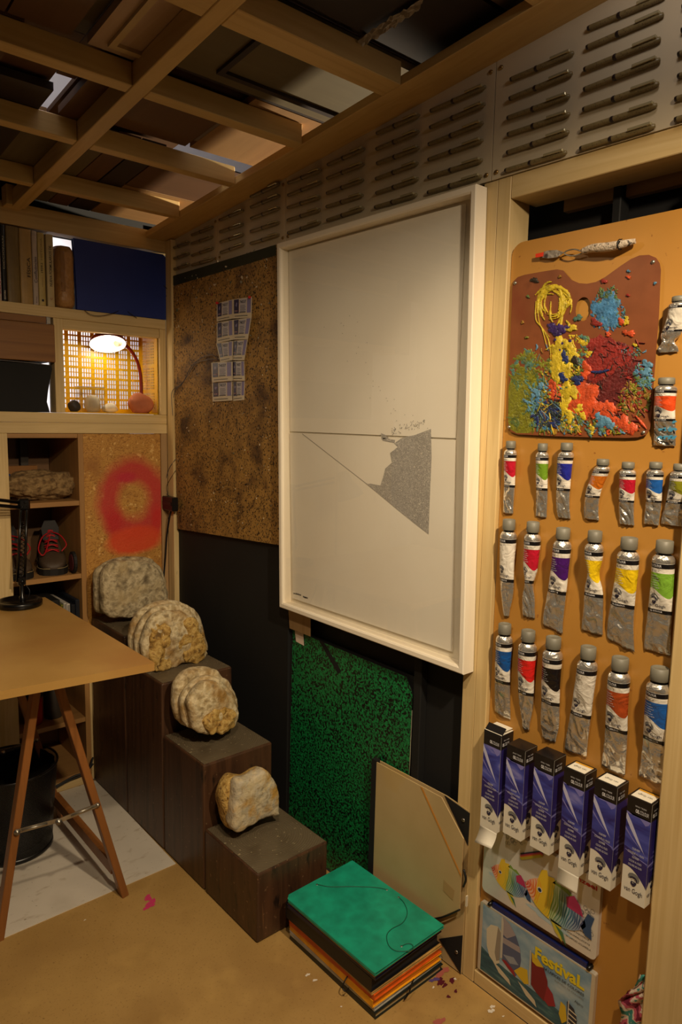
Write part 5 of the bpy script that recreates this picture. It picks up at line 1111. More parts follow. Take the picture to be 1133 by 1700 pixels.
# ---- stones in the niche
def rock(name, label, cat, c, r, seed, m, cuts=10, amp=.18, flat_=1, parent=None, smooth=True, sub=3):
    import bmesh
    bm = bmesh.new(); bmesh.ops.create_icosphere(bm, subdivisions=sub, radius=1)
    for v in bm.verts:
        d = v.co.normalized(); rq = random.Random(seed); q_ = 1.0
        q_ += amp*noise.noise(d*1.3+V((seed, 0, 0)))+amp*.5*noise.noise(d*3.1+V((0, seed, 0)))+amp*.22*noise.noise(d*8+V((0, 0, seed)))
        p = d*q_
        for k in range(cuts):
            nn = V((rq.uniform(-1, 1), rq.uniform(-1, 1), rq.uniform(-.6, 1))).normalized(); h = rq.uniform(.72, .95); e_ = p.dot(nn)-h
            if e_ > 0: p -= nn*e_*.85
        v.co = V((p.x*r[0], p.y*r[1], p.z*r[2]))
    lo = min(v.co.z for v in bm.verts)*.86
    for v in bm.verts:
        if v.co.z < lo: v.co.z = lo
        v.co.z -= lo
    me = bpy.data.meshes.new(name); bm.to_mesh(me); bm.free(); me.materials.append(m)
    for p_ in me.polygons: p_.use_smooth = smooth
    o = bpy.data.objects.new(name, me); COL.objects.link(o); o.location = c
    if label: tag(o, label, cat)
    return o
zn = z0c+.0032
salm = nmat('salmon_rock', [(.3, (176, 96, 62)), (.6, (206, 124, 86)), (.8, (190, 108, 72))], nscale=14, detail=6, rough=.8, bump=.6, bscale=40)
chalk = nmat('chalk_stone', [(.3, (220, 208, 186)), (.7, (236, 226, 206))], nscale=16, detail=6, rough=.8, bump=.4, bscale=40)
rock('stone', 'salmon pink angular stone in front of the lamp stem in the yellow crate', 'stone', (-.108, .040, zn), (.052, .026, .040), 21, salm, 9, .2)
rock('stone', 'larger round white stone behind the clear box in the yellow crate', 'stone', (-.262, .112, zn), (.031, .022, .034), 5, chalk, 3)
rock('stone', 'low white stone between the clear box and the salmon stone', 'stone', (-.206, .085, zn), (.029, .02, .018), 8, chalk, 3)
rock('stone', 'dark grey pebble at the left end of the yellow crate', 'stone', (-.384+.03, .045, zn), (.022, .02, .022), 13, nmat('dark_pebble', [(.3, (48, 44, 44)), (.7, (66, 60, 58))], nscale=20, rough=.6, bump=.3), 4)
ab = thing('acrylic_box', 'clear acrylic display box in the yellow crate', 'display box', (-.27, .06, zn)); q = MB()
bx0, bx1, by0, by1, bz1 = -.335, -.245, .035, .085, zn+.088
wt = .0016
for a_, b__ in (((bx0, by0, zn), (bx1, by0+wt, bz1)), ((bx0, by1-wt, zn), (bx1, by1, bz1)), ((bx0, by0+wt, zn), (bx0+wt, by1-wt, bz1)), ((bx1-wt, by0+wt, zn), (bx1, by1-wt, bz1))): q.box(a_, b__)
q.build('walls', gm, ab); MB().box((bx0, by0, bz1+.0001), (bx1, by1, bz1+.0022)).build('lid', mat('acrylic_lid', (235, 232, 225), .1, trans=.6), ab)
pg = MB(); pg.box((-.40, .02, 1.362), (-.3725, .10, 1.372)); 
# ---- items in shelf unit
rs = nmat('rough_ochre_rock', [(.25, (70, 52, 30)), (.45, (128, 100, 62)), (.6, (158, 130, 86)), (.8, (90, 66, 38))], nscale=60, detail=11, rough=.9, bump=1.0, bscale=90)
def longstone():
    import bmesh
    bm = bmesh.new(); bmesh.ops.create_icosphere(bm, subdivisions=5, radius=1)
    for v in bm.verts:
        d = v.co.normalized(); q_ = 1+.22*noise.noise(d*1.6+V((4, 0, 0)))+.14*noise.noise(d*4+V((0, 2, 0)))+.10*abs(noise.noise(d*9))+.04*noise.noise(d*24)
        fat = 1+.25*max(0, d.x)
        v.co = V((d.x*q_*.125, d.y*q_*.06*fat, d.z*q_*.048*fat))
    lo = min(v.co.z for v in bm.verts)*.85
    for v in bm.verts: v.co.z = max(v.co.z, lo)-lo
    me = bpy.data.meshes.new('rough_stone'); bm.to_mesh(me); bm.free(); me.materials.append(rs)
    for p_ in me.polygons: p_.use_smooth = True
    o = bpy.data.objects.new('rough_stone', me); COL.objects.link(o); o.location = (-.475, .09, 1.0542); tag(o, 'long craggy ochre stone on the upper shelf behind the desk lamp', 'stone')
longstone()
MB().box((-.585, .20, 1.0542), (-.53, .25, 1.14), bev=.002).build('blue_box', mat('blue_plastic', (24, 60, 130), .4)); tag(bpy.data.objects['blue_box'], 'small blue box at the back of the upper shelf', 'box')
hb = MB().box((-.70, .255, 1.06), (-.42, .275, 1.17)).build('cardboard_sheet', nmat('cardboard', [(.3, (150, 100, 50)), (.7, (160, 110, 58))], nscale=6, rough=.8)); tag(hb, 'brown cardboard sheet leaning at the back of the upper shelf', 'cardboard'); hb.location.z = -.0058
pst = MB().box((-.472, .275, 1.055), (-.445, .30, 1.272)).build('grey_strip', mat('grey_strip', (70, 62, 54), .7)); tag(pst, 'dark grey vertical strip at the back of the upper shelf', 'strip')
# boots
leather = nmat('boot_leather', [(.3, (58, 46, 34)), (.6, (78, 62, 46)), (.8, (48, 38, 28))], nscale=14, detail=6, rough=.6, bump=.4, bscale=60); sole_m = mat('boot_sole', (20, 18, 17), .7); lacem = mat('red_lace', (176, 24, 30), .5); lining = mat('boot_lining', (52, 50, 50), .8)
def boot(label, loc, rz):
    th = thing('hiking_boot', label, 'boot', loc, 'pair of hiking boots on the shelf'); th.rotation_euler = (0, 0, rz)
    # toe at y = 0, heel at y = .24, sections along the length
    sec = [(.0, .012, .018, .030), (.008, .032, .018, .044), (.025, .043, .018, .055), (.05, .048, .018, .066), (.08, .046, .018, .078), (.10, .043, .018, .094), (.125, .040, .018, .116), (.15, .040, .018, .140), (.175, .041, .018, .152), (.20, .042, .018, .156), (.225, .038, .018, .152), (.238, .024, .018, .140)]
    n = 18; vs = []
    for (y, w_, z0_, z1_) in sec:
        for k in range(n):
            a_ = 2*math.pi*k/n-math.pi/2; cx_, sx_ = math.cos(a_), math.sin(a_); e_ = .62
            zz = z0_+(z1_-z0_)*(.5+.5*math.copysign(abs(sx_)**e_, sx_)); taper = 1-.32*max(0, (zz-.05)/.11) if zz > .05 else 1
            vs.append(V((math.copysign(abs(cx_)**e_, cx_)*w_*taper, y, zz)))
    q = MB(); q.add(vs, [(i*n+j, i*n+(j+1) % n, (i+1)*n+(j+1) % n, (i+1)*n+j) for i in range(len(sec)-1) for j in range(n)], leather, True); q.f += [list(range(n)), [(len(sec)-1)*n+j for j in range(n)][::-1]]; q.m += [0, 0]; q.sm += [True, True]
    def put(o): o.parent = th; o.location = (0, 0, 0); return o
    up_ = put(q.build('upper')); md = up_.modifiers.new('s', 'SUBSURF'); md.levels = 1; md.render_levels = 1
    ol = [(w_*1.06 if 0 < i < len(sec)-1 else w_, y) for i, (y, w_, a_, b__) in enumerate(sec)]; ring_ = [(a_, b__-.003 if i == 0 else b__) for i, (a_, b__) in enumerate(ol)]+[(-a_, b__) for a_, b__ in ol[::-1]]
    so = MB(); so.prism([(a_, b__, 0) for a_, b__ in ring_], (0, 0, .022), sole_m); so_ = put(so.build('sole')); md = so_.modifiers.new('b', 'BEVEL'); md.width = .003; md.segments = 2
    st = MB(); st.tube([V((a_*1.0, b__, .0245)) for a_, b__ in ring_], .0012, mat('boot_stitch', (150, 130, 90), .6), 6); put(st.build('welt'))
    tn_ = MB(); tn_.add([(-.026, .10, .11), (.026, .10, .11), (.03, .125, .15), (.018, .132, .178), (-.018, .132, .178), (-.03, .125, .15)], [(0, 1, 2, 5), (5, 2, 3, 4)], lining); o_ = put(tn_.build('tongue')); md = o_.modifiers.new('s', 'SOLIDIFY'); md.thickness = .006
    lc = MB()
    for k in range(5):
        y_, z_ = .065+.013*k, .078+.0155*k; w_ = .024-.001*k
        lc.tube(spline([V((-w_, y_, z_-.006)), V((0, y_-.004, z_+.004)), V((w_, y_+.006, z_)), ], 5), .0022, lacem, 6); lc.tube(spline([V((w_, y_, z_-.006)), V((0, y_-.003, z_+.005)), V((-w_, y_+.006, z_))], 5), .0022, lacem, 6)
    lc.tube(spline([V((.0, .115, .14)), V((-.03, .08, .125)), V((-.045, .05, .09)), V((-.035, .03, .07)), V((-.02, .05, .082)), V((0, .11, .135))], 7), .0024, lacem, 6)
    lc.tube(spline([V((.0, .115, .14)), V((.03, .085, .13)), V((.048, .055, .1)), V((.03, .04, .078))], 7), .0024, lacem, 6)
    put(lc.build('laces'))
    return th
boot('right hiking boot with red laces standing on the middle shelf', (-.450, .022, .7912), -.25)
boot('left hiking boot with red laces, half hidden behind the desk lamp', (-.555, .012, .7912), .1)
bs = thing('spare_sole', 'dark upright sole leaning beside the right hiking boot', 'sole', (-.385, .06, .7912)); q = MB()
q.prism([(-.388, .02+.03*math.cos(a_), .8312+.04*math.sin(a_)) for a_ in [k*math.pi/10 for k in range(20)]], (.010, 0, 0), sole_m); q.build('sole_body', None, bs); q = MB(); q.prism([(-.3885, .02+.02*math.cos(a_), .8312+.03*math.sin(a_)) for a_ in [k*math.pi/10 for k in range(20)]], (-.002, 0, 0), mat('dark_red_lining', (84, 20, 24), .7)); q.build('lining', None, bs)
# books on the lower shelf
for i, (xa, xb, c_, h, lb) in enumerate([(-.43, -.422, (120, 118, 30), .165, 'olive green thin book on the third shelf'), (-.4205, -.411, (200, 196, 186), .17, 'white thin book on the third shelf with dark lettering'), (-.4095, -.398, (206, 200, 190), .165, 'second white book leaning by the shelf side'), (-.395, -.380, (26, 28, 34), .16, 'black book on the third shelf'), (-.378, -.364, (30, 36, 48), .175, 'dark blue book touching the shelf side'), (-.50, -.433, (34, 34, 32), .185, 'thick dark folder on the third shelf')]):
    th = thing('book', lb, 'book', (xa, .06, .5172), 'books on the third shelf of the unit'); MB().box((xa, .02, .5172), (xb, .20, .5172+h), bev=.0015).build('cover', mat('low_book_%d' % i, c_, .5), th)
    MB().box((xa+.002, .0185, .525), (xb-.002, .0197, .5172+h-.004)).build('spine_strip', mat('low_spine_%d' % i, tuple(int(v*.7) for v in c_), .5), th)
# under-table shelf things
b1 = thing('spray_can', 'dark rounded container on the low shelf behind the trestle', 'can', (-.45, .08, .2532)); MB().lathe([(0, 0), (.03, 0), (.032, .004), (.032, .12), (.028, .135), (.014, .15), (.012, .17), (0, .17)], (-.45, .08, .2532), 'z', mat('dark_tin', (58, 52, 46), .5), 24).build('can_body', None, b1); MB().lathe([(0.0125, .145), (.02, .15), (.02, .172), (0, .173)], (-.45, .08, .2532), 'z', mat('can_cap', (40, 36, 34), .5), 20).build('cap', None, b1)
b2_ = thing('red_jar', 'red jar beside the dark container on the low shelf', 'jar', (-.525, .06, .2532)); MB().lathe([(0, 0), (.028, 0), (.031, .01), (.031, .09), (.026, .10), (0, .10)], (-.525, .06, .2532), 'z', mat('jar_red', (168, 40, 24), .35), 24).build('jar_body', None, b2_); MB().lathe([(0.028, .095), (.029, .098), (.029, .118), (0, .119)], (-.525, .06, .2532), 'z', mat('jar_lid', (40, 36, 34), .4), 24).build('lid', None, b2_)
cable('floor_cable', 'black cable lying along the plank below the shelf unit', [V((-.75, -.02, .06)), V((-.6, -.02, .036)), V((-.5, -.025, .034)), V((-.42, -.022, .05)), V((-.37, -.03, .06)), V((-.345, -.02, .10))], .0035)
cable('floor_cable', 'second black cable curving on the white flooring by the plank', [V((-.8, -.05, .006)), V((-.6, -.035, .006)), V((-.45, -.02, .036)), V((-.38, -.018, .045)), V((-.345, -.02, .075))], .0032)
cable('hanging_cable', 'black cable hanging from under the tabletop at left', [V((-.72, -.1, .70)), V((-.70, -.08, .58)), V((-.66, -.05, .50)), V((-.60, -.04, .46)), V((-.55, -.03, .47)), V((-.50, -.02, .56))], .004)

# ================================================================== DARK PLINTHS AND STONES
pls = nmat('tarred_side', [(.25, (54, 36, 25)), (.48, (84, 56, 37)), (.62, (62, 41, 28)), (.8, (100, 70, 46))], (16, 16, 1.2), 1.4, 6, .42, .35, dist=.4, extra=[((30, 30, 2), 1.5, .68, .76, (136, 92, 56)), ((1, 1, .4), 40, .62, .74, (34, 24, 18)), ((1, 1, 1), 90, .68, .72, (128, 100, 72))])
ptop = nmat('endgrain_top', [(.2, (98, 86, 67)), (.5, (112, 100, 79)), (.8, (102, 91, 71))], (1, 1, 1), 48, 4, .45, .2, kind='rings', dist=2.2, extra=[((1, 1, 1), 14, .48, .75, (86, 74, 56)), ((1, 1, 1), 90, .66, .70, (160, 146, 116))])
for i, (y0, y1, zt, x1, lb) in enumerate([(-.012, -.292, .627, -.100, 'tallest dark timber plinth against the shelving'), (-.298, -.562, .545, -.085, 'second tallest dark timber plinth under the banded golden stone'), (-.568, -.812, .382, -.100, 'knee high dark timber plinth, second from the front'), (-.818, -1.083, .194, -.102, 'lowest dark timber plinth at the front of the row')]):
    th = thing('timber_plinth', lb, 'plinth', (-.218, (y0+y1)/2, 0), 'row of dark timber plinths')
    o = MB().box((-.336, y0, .0025), (x1, y1, zt-.0005)).build('block', pls, th); md = o.modifiers.new('b', 'BEVEL'); md.width = .005; md.segments = 2
    cx_, cy_ = -.21, (y0+y1)/2
    tp_ = MB(); tp_.prism([(-.331, y0-.005, zt-.0004), (x1-.005, y0-.005, zt-.0004), (x1-.005, y1+.005, zt-.0004), (-.331, y1+.005, zt-.0004)], (0, 0, .0012)); tp_.build('end_grain', ptop, th, origin=(cx_, cy_, zt))
stn_m = nmat('layered_stone', [(.28, (128, 108, 72)), (.42, (188, 168, 126)), (.52, (222, 206, 168)), (.62, (194, 172, 128)), (.78, (136, 112, 74))], nscale=34, detail=12, rough=.85, bump=1.0, bscale=90, extra=[((1, 1, 1), 15, .48, .72, (160, 122, 62)), ((1, 1, 1), 60, .5, .85, (104, 86, 60))])
grey_m = nmat('grey_stone', [(.3, (118, 104, 78)), (.44, (172, 156, 122)), (.56, (204, 188, 152)), (.72, (138, 122, 92))], nscale=40, detail=11, rough=.85, bump=1.0, bscale=110, extra=[((1, 1, 1), 46, .5, .8, (92, 80, 60)), ((1, 1, 1), 14, .48, .74, (182, 160, 116))])
och_m = nmat('ochre_crust', [(.3, (112, 82, 36)), (.44, (170, 132, 62)), (.56, (202, 168, 96)), (.72, (150, 112, 50))], nscale=50, detail=10, rough=.75, bump=1.0, bscale=120, extra=[((1, 1, 1), 60, .60, .70, (206, 176, 110)), ((1, 1, 1), 90, .62, .7, (96, 66, 28))])
pale_m = nmat('pale_quartz', [(.2, (196, 170, 120)), (.42, (206, 190, 156)), (.58, (184, 174, 152)), (.75, (222, 204, 160))], nscale=32, detail=9, rough=.6, bump=.9, bscale=80, extra=[((1, 1, 1), 20, .5, .66, (188, 146, 72)), ((1, 1, 1), 70, .55, .8, (140, 118, 80))])
def smoothloop(pts, n=64):
    P_ = [V((a_, b__, 0)) for a_, b__ in pts]; m = len(P_); out = []
    for i in range(m):
        a_, b__, c_, d = P_[i-1], P_[i], P_[(i+1) % m], P_[(i+2) % m]
        for k in range(5):
            t_ = k/5; out.append(.5*((2*b__)+(c_-a_)*t_+(2*a_-5*b__+4*c_-d)*t_*t_+(3*b__-a_-3*c_+d)*t_**3))
    return out
def slab(mb, outline_px, yf, thick, m, seed, dome=.2, zmin=None, amp=.0045, cut=None):
    """one layer of a stone: outline seen in the plane y = yf, running back by thick"""
    lp = smoothloop(outline_px); P_ = [B(p.x, p.y, yf) for p in lp]; n = len(P_)
    c_ = sum(P_, V((0, 0, 0)))/n; R_ = max((p-c_).length for p in P_)
    prof = [(0.0, -dome*R_*.55), (.3, -dome*R_*.52), (.55, -dome*R_*.44), (.75, -dome*R_*.30), (.88, -dome*R_*.15), (.96, -dome*R_*.0+.001), (1.0, .18*thick), (1.0, .55*thick), (.97, .8*thick), (.85, .97*thick), (.5, 1.02*thick), (0, 1.02*thick)]
    vs = []
    for (s_, d) in prof:
        for p in P_:
            q_ = c_+(p-c_)*s_; q_.y = yf+d; nn = noise.noise(q_*28+V((seed, 0, 0)))*amp+noise.noise(q_*70+V((0, seed, 0)))*amp*.45
            dirv = (p-c_).normalized()
            q_ += dirv*nn*(1 if s_ > .8 else .3)+V((0, -nn*1.3, 0))
            if zmin is not None and q_.z < zmin: q_.z = zmin
            vs.append(q_)
    mb.add(vs, [(i*n+j, i*n+(j+1) % n, (i+1)*n+(j+1) % n, (i+1)*n+j) for i in range(len(prof)-1) for j in range(n)], m, True)
def S5(pts): return [(150+a_/4.532, 910+b__/4.532) for a_, b__ in pts]
def S7(pts): return [(340+a_/7.08, 1250+b__/7.08) for a_, b__ in pts]
# stone 1
t = thing('layered_stone', 'grey slab-like stone on the tallest plinth under the red sprayed door', 'stone', (-.24, -.17, .628))
zt = .6282
q = MB(); slab(q, S5([(45, 190), (95, 135), (180, 90), (290, 70), (400, 72), (490, 100), (550, 170), (575, 260), (590, 350), (570, 430), (400, 470), (200, 500), (90, 500), (50, 460), (40, 320)]), -.115, .045, grey_m, 3, .1, zt); q.build('rear_slab', None, t)
q = MB(); slab(q, S5([(100, 210), (140, 135), (210, 104), (330, 96), (430, 106), (510, 150), (555, 230), (585, 320), (596, 420), (560, 480), (430, 515), (330, 522), (220, 530), (155, 520), (105, 465), (92, 350)]), -.175, .05, grey_m, 4, .12, zt); q.build('front_slab', None, t)
# stone 2
t = thing('layered_stone', 'banded stone with two golden patches on the second tallest plinth', 'stone', (-.23, -.44, .546)); zt = .5462
q = MB(); slab(q, S5([(302, 690), (318, 590), (365, 500), (440, 440), (550, 402), (670, 400), (750, 440), (825, 500), (858, 610), (882, 720), (884, 800), (800, 850), (600, 860), (420, 860), (330, 800)]), -.375, .04, stn_m, 7, .1, zt); q.build('rear_slab', None, t)
q = MB(); slab(q, S5([(345, 740), (355, 640), (400, 540), (470, 465), (560, 432), (680, 432), (760, 480), (815, 560), (850, 650), (875, 760), (880, 820), (780, 860), (600, 890), (430, 880), (370, 830)]), -.415, .035, stn_m, 8, .12, zt); q.build('middle_slab', None, t)
q = MB(); slab(q, S5([(395, 760), (410, 660), (450, 560), (510, 495), (600, 475), (700, 486), (790, 545), (835, 620), (862, 720), (886, 790), (860, 840), (790, 872), (690, 868), (630, 905), (550, 930), (480, 905), (430, 860)]), -.46, .04, stn_m, 9, .16, zt); q.build('front_slab', None, t)
q = MB(); slab(q, S5([(440, 770), (452, 690), (470, 640), (462, 600), (500, 575), (540, 582), (572, 562), (606, 600), (590, 650), (604, 700), (584, 760), (600, 830), (620, 880), (580, 920), (520, 925), (470, 895), (452, 840)]), -.4705, .02, och_m, 10, .08, zt, .008); q.build('golden_patch', None, t)
q = MB(); slab(q, S5([(686, 660), (700, 610), (712, 550), (745, 522), (790, 530), (826, 580), (836, 630), (858, 690), (872, 760), (868, 830), (820, 868), (760, 872), (716, 850), (700, 800), (672, 740)]), -.4705, .02, och_m, 12, .08, zt, .008); q.build('golden_patch', None, t)
# stone 3
t = thing('layered_stone', 'cream and golden layered stone on the knee high plinth', 'stone', (-.24, -.70, .384)); zt = .3832
q = MB(); slab(q, S5([(642, 1100), (665, 1010), (730, 940), (830, 908), (940, 915), (1010, 980), (1070, 1040), (1105, 1120), (1115, 1230), (1080, 1330), (960, 1370), (760, 1360), (680, 1310), (645, 1220)]), -.655, .045, stn_m, 14, .1, zt); q.build('rear_slab', None, t)
q = MB(); slab(q, S5([(690, 1180), (720, 1090), (790, 1010), (880, 970), (970, 985), (1040, 1050), (1095, 1130), (1118, 1230), (1090, 1340), (980, 1380), (800, 1375), (720, 1330)]), -.69, .035, stn_m, 15, .12, zt); q.build('middle_slab', None, t)
q = MB(); slab(q, S5([(742, 1180), (780, 1090), (850, 1020), (940, 1012), (1030, 1070), (1090, 1150), (1118, 1260), (1100, 1340), (1040, 1375), (950, 1395), (850, 1398), (785, 1370), (765, 1290)]), -.725, .035, stn_m, 16, .16, zt); q.build('front_slab', None, t)
q = MB(); slab(q, S5([(858, 1300), (872, 1262), (905, 1248), (940, 1215), (985, 1208), (1010, 1196), (1050, 1215), (1085, 1235), (1095, 1275), (1122, 1310), (1100, 1352), (1050, 1375), (1000, 1394), (940, 1388), (900, 1394), (872, 1350)]), -.7375, .022, och_m, 17, .10, zt, .008); q.build('golden_patch', None, t)
# stone 4
t = thing('saddle_stone', 'pale stone with a dip in its top edge on the lowest plinth', 'stone', (-.26, -.93, .196)); zt = .1952
q = MB(); slab(q, S7([(212, 590), (230, 490), (270, 390), (325, 315), (380, 298), (450, 312), (530, 312), (600, 275), (680, 222), (740, 218), (780, 250), (800, 300), (800, 420), (790, 560), (700, 760), (500, 860), (350, 925), (290, 890), (265, 820), (240, 700)]), -.905, .055, och_m, 20, .1, zt, .003); q.build('ochre_back', None, t)
q = MB(); slab(q, S7([(365, 520), (385, 400), (430, 335), (520, 320), (600, 280), (690, 218), (745, 222), (800, 290), (855, 380), (882, 500), (880, 620), (872, 690), (880, 735), (790, 750), (640, 810), (500, 880), (440, 930), (370, 930), (330, 860), (345, 700)]), -.94, .05, pale_m, 21, .12, zt, .003); q.build('pale_face', None, t)

# ================================================================== TABLE
tt_ = thing('trestle_table', 'hardboard table on brown folding trestles at the left', 'table', (-.7, -.4, 0))
hbm = nmat('hardboard_top', [(.3, (178, 138, 74)), (.6, (190, 149, 84)), (.8, (168, 128, 65))], nscale=4, detail=9, rough=.36, bump=.05, extra=[((1, 1, 1), 3, .5, .75, (170, 124, 66))])
zt_, zb_ = .73, .7095
q = MB(); tp_ = [V((-.500, -.858, zt_)), V((-.498, -.022, zt_)), V((-1.4, -.022, zt_)), V((-1.4, -.762, zt_))]
q.prism(tp_, (0, 0, zb_-zt_)); o = q.build('tabletop', hbm, tt_); md = o.modifiers.new('b', 'BEVEL'); md.width = .002; md.segments = 2
tw = wood('trestle_brown', (148, 94, 46), (118, 72, 32), 'z', .42, False)
def bar(a_, b__, w_, d_, m, side=V((1, 0, 0))):
    a_, b__ = V(a_), V(b__); ax = (b__-a_).normalized(); s_ = (side-ax*side.dot(ax)).normalized(); n_ = ax.cross(s_)
    return MB().hexa([a_+s_*x*w_/2+n_*y*d_/2 for x, y in ((-1, -1), (1, -1), (1, 1), (-1, 1))]+[b__+s_*x*w_/2+n_*y*d_/2 for x, y in ((-1, -1), (1, -1), (1, 1), (-1, 1))], m)
def trestle(nm, oy, lab):
    o_ = V((0, oy, 0))
    ftR, ftL = V((-.520, -.682, .0)), V((-.842, -.640, .0)); apR, apL = V((-.690, -.662, .706)), V((-.722, -.655, .706))
    rear = .50
    for (f_, a_, nmn) in ((ftR, apR, 'leg'), (ftL, apL, 'leg'), (ftR+V((.0, rear, 0)), apR+V((0, rear, 0)), 'leg'), (ftL+V((0, rear, 0)), apL+V((0, rear, 0)), 'leg')):
        o = bar(f_, a_, .020, .029, tw, V((1, 0, 0))).build('leg', None, tt_); md = o.modifiers.new('b', 'BEVEL'); md.width = .0015
    for z_, (f_, a_) in ((.085, (ftR, apR)), (.085, (ftL, apL))):
        t_ = z_/.706; p = f_.lerp(a_, t_); o = bar(p+V((0, .012, 0)), p+V((0, rear-.012, 0)), .02, .034, tw, V((1, 0, 0))).build('rail', None, tt_)
    for a_ in (apR, apL):
        bar(a_+V((0, .0, -.02)), a_+V((0, rear, -.02)), .018, .036, tw, V((1, 0, 0))).build('rail', None, tt_)
    for dy in (0, rear):
        t_ = .43; pr_ = ftR.lerp(apR, t_)+V((.0, dy-.016, 0)); pl__ = ftL.lerp(apL, .41)+V((.0, dy-.016, 0)); md_ = pr_.lerp(pl__, .5)+V((0, -.002, -.006))
        b = MB(); b.hexa([p+V((0, d, s_*.006)) for p in (pl__, md_) for (d, s_) in ((0, -1), (-.002, -1), (-.002, 1), (0, 1))]); b.hexa([p+V((0, d-.003, s_*.006)) for p in (md_, pr_) for (d, s_) in ((0, -1), (-.002, -1), (-.002, 1), (0, 1))]); 
        b.tube([pl__.lerp(md_, .1)+V((0, -.004, .001)), pl__.lerp(md_, .72)+V((0, -.005, .001))], .0022, STEEL, 6); b.tube([md_.lerp(pr_, .3)+V((0, -.006, .001)), md_.lerp(pr_, .93)+V((0, -.006, .001))], .0022, STEEL, 6)
        br = b.build('folding_brace', STEEL, tt_)
        for p, r_ in ((pl__, .0075), (md_+V((0, 0, -.004)), .0085), (pr_, .006)): MB().lathe([(0, -.009), (.003, -.009), (.0035, -.007), (r_, -.006), (r_, -.001)], p, 'y', n=16).build('rivet', STEEL, br)
trestle('trestle', 0, '')
# ---- bin
bn = thing('wire_bin', 'black wire mesh waste bin standing under the table', 'bin', (-.69, -.25, .0025))
mesh_m = bpy.data.materials.new('wire_mesh'); mesh_m.use_nodes = True; N = mesh_m.node_tree.nodes; L = mesh_m.node_tree.links; p = N['Principled BSDF']; p.inputs['Base Color'].default_value = lin((14, 14, 15)); p.inputs['Roughness'].default_value = .4
uvn = N.new('ShaderNodeUVMap'); uvn.uv_map = 'UVMap'; mpn = N.new('ShaderNodeMapping'); mpn.inputs['Scale'].default_value = (300, 110, 1); mpn.inputs['Rotation'].default_value = (0, 0, 0); L.new(uvn.outputs[0], mpn.inputs[0])
ck = N.new('ShaderNodeTexChecker'); ck.inputs['Scale'].default_value = 1; L.new(mpn.outputs[0], ck.inputs['Vector'])
mm_ = N.new('ShaderNodeMath'); mm_.operation = 'MULTIPLY_ADD'; mm_.inputs[1].default_value = .6; mm_.inputs[2].default_value = .4; L.new(ck.outputs['Fac'], mm_.inputs[0]); L.new(mm_.outputs[0], p.inputs['Alpha'])
q = MB(); n = 48; bc_ = V((-.69, -.25, .0025)); prof = [(.112, .012), (.118, .10), (.126, .18), (.134, .27)]
vs = [bc_+V((r_*math.cos(2*math.pi*k/n), r_*math.sin(2*math.pi*k/n), h)) for (r_, h) in prof for k in range(n+1)]
q.add(vs, [(i*(n+1)+k, i*(n+1)+k+1, (i+1)*(n+1)+k+1, (i+1)*(n+1)+k) for i in range(3) for k in range(n)], mesh_m, True)
for i, (r_, h) in enumerate(prof):
    for k in range(n+1): q.uv[i*(n+1)+k] = (k/n, h/.27)
q.build('mesh_wall', None, bn)
MB().lathe([(0, 0), (.110, 0), (.114, .004), (.113, .016), (.108, .016), (.106, .004), (0, .004)], bc_, 'z', PLASTIC, 48).build('base_ring', None, bn)
MB().tube([bc_+V((.134*math.cos(a_), .134*math.sin(a_), .272)) for a_ in [k*math.pi/24 for k in range(49)]], .0035, PLASTIC, 8, caps=False).build('rim', None, bn)
bg = MB(); prof = [(0.02, .02), (.09, .025), (.105, .06), (.108, .12), (.116, .2), (.124, .268), (.140, .274), (.141, .235), (.137, .232)]; nb = 40
vs = [bc_+V((r_*(1+.045*noise.noise(V((k*.9, h*20, 3))))*math.cos(2*math.pi*k/nb), r_*(1+.045*noise.noise(V((k*.9, h*20, 3))))*math.sin(2*math.pi*k/nb), h+.003*noise.noise(V((k*.7, h*9, 8))))) for (r_, h) in prof[:6] for k in range(nb)]
bg.add(vs, [(i*nb+k, i*nb+(k+1) % nb, (i+1)*nb+(k+1) % nb, (i+1)*nb+k) for i in range(5) for k in range(nb)], mat('bin_bag', (30, 28, 26), .25), True)
tag(bg.build('bin_liner', None), 'dark plastic liner sagging inside the wire mesh bin', 'bin liner')
# ---- desk lamp
dl = thing('desk_lamp', 'black jointed desk lamp standing on the back of the table', 'desk lamp', (-.60, -.088, zt_)); lc_ = V((-.600, -.088, zt_+.0005)); DLM = mat('lamp_black', (10, 10, 11), .28)
MB().lathe([(0, 0), (.068, 0), (.070, .003), (.070, .016), (.067, .020), (.060, .020), (.056, .012), (0, .011)], lc_, 'z', DLM, 48).build('base', None, dl)
pp_ = lc_+V((.012, .01, .01)); MB().lathe([(.010, 0), (.010, .016), (.0065, .02), (.0065, .062)], pp_, 'z', DLM, 20).build('post', None, dl)
hj = pp_+V((0, 0, .068)); ej = B(40, 838, hj.y); ej = V((ej.x, hj.y, ej.z)); e2 = V((-.76, hj.y-.06, ej.z+.035))
k_ = MB(); k_.box(hj+V((-.012, -.008, -.012)), hj+V((.012, .008, .014)), bev=.003); k_.lathe([(0, -.012), (.006, -.012), (.006, .012), (0, .012)], hj, 'y', None, 14); k_.build('lower_joint', DLM, dl)
q = MB(); off_ = V((.009, 0, 0))
low = hj+V((-.008, 0, .0))
q.tube([hj+off_, ej+off_], .0048, DLM, 8); q.tube([hj-off_+V((-.004, 0, .0)), ej-off_], .0048, DLM, 8); q.build('lower_arm', None, dl)
sp_ = MB(); a_, b__ = hj+V((-.003, -.008, .02)), hj.lerp(ej, .55)+V((-.003, -.008, 0)); m_ = 90; b__ = hj.lerp(ej, .8)+V((-.003, -.008, 0))
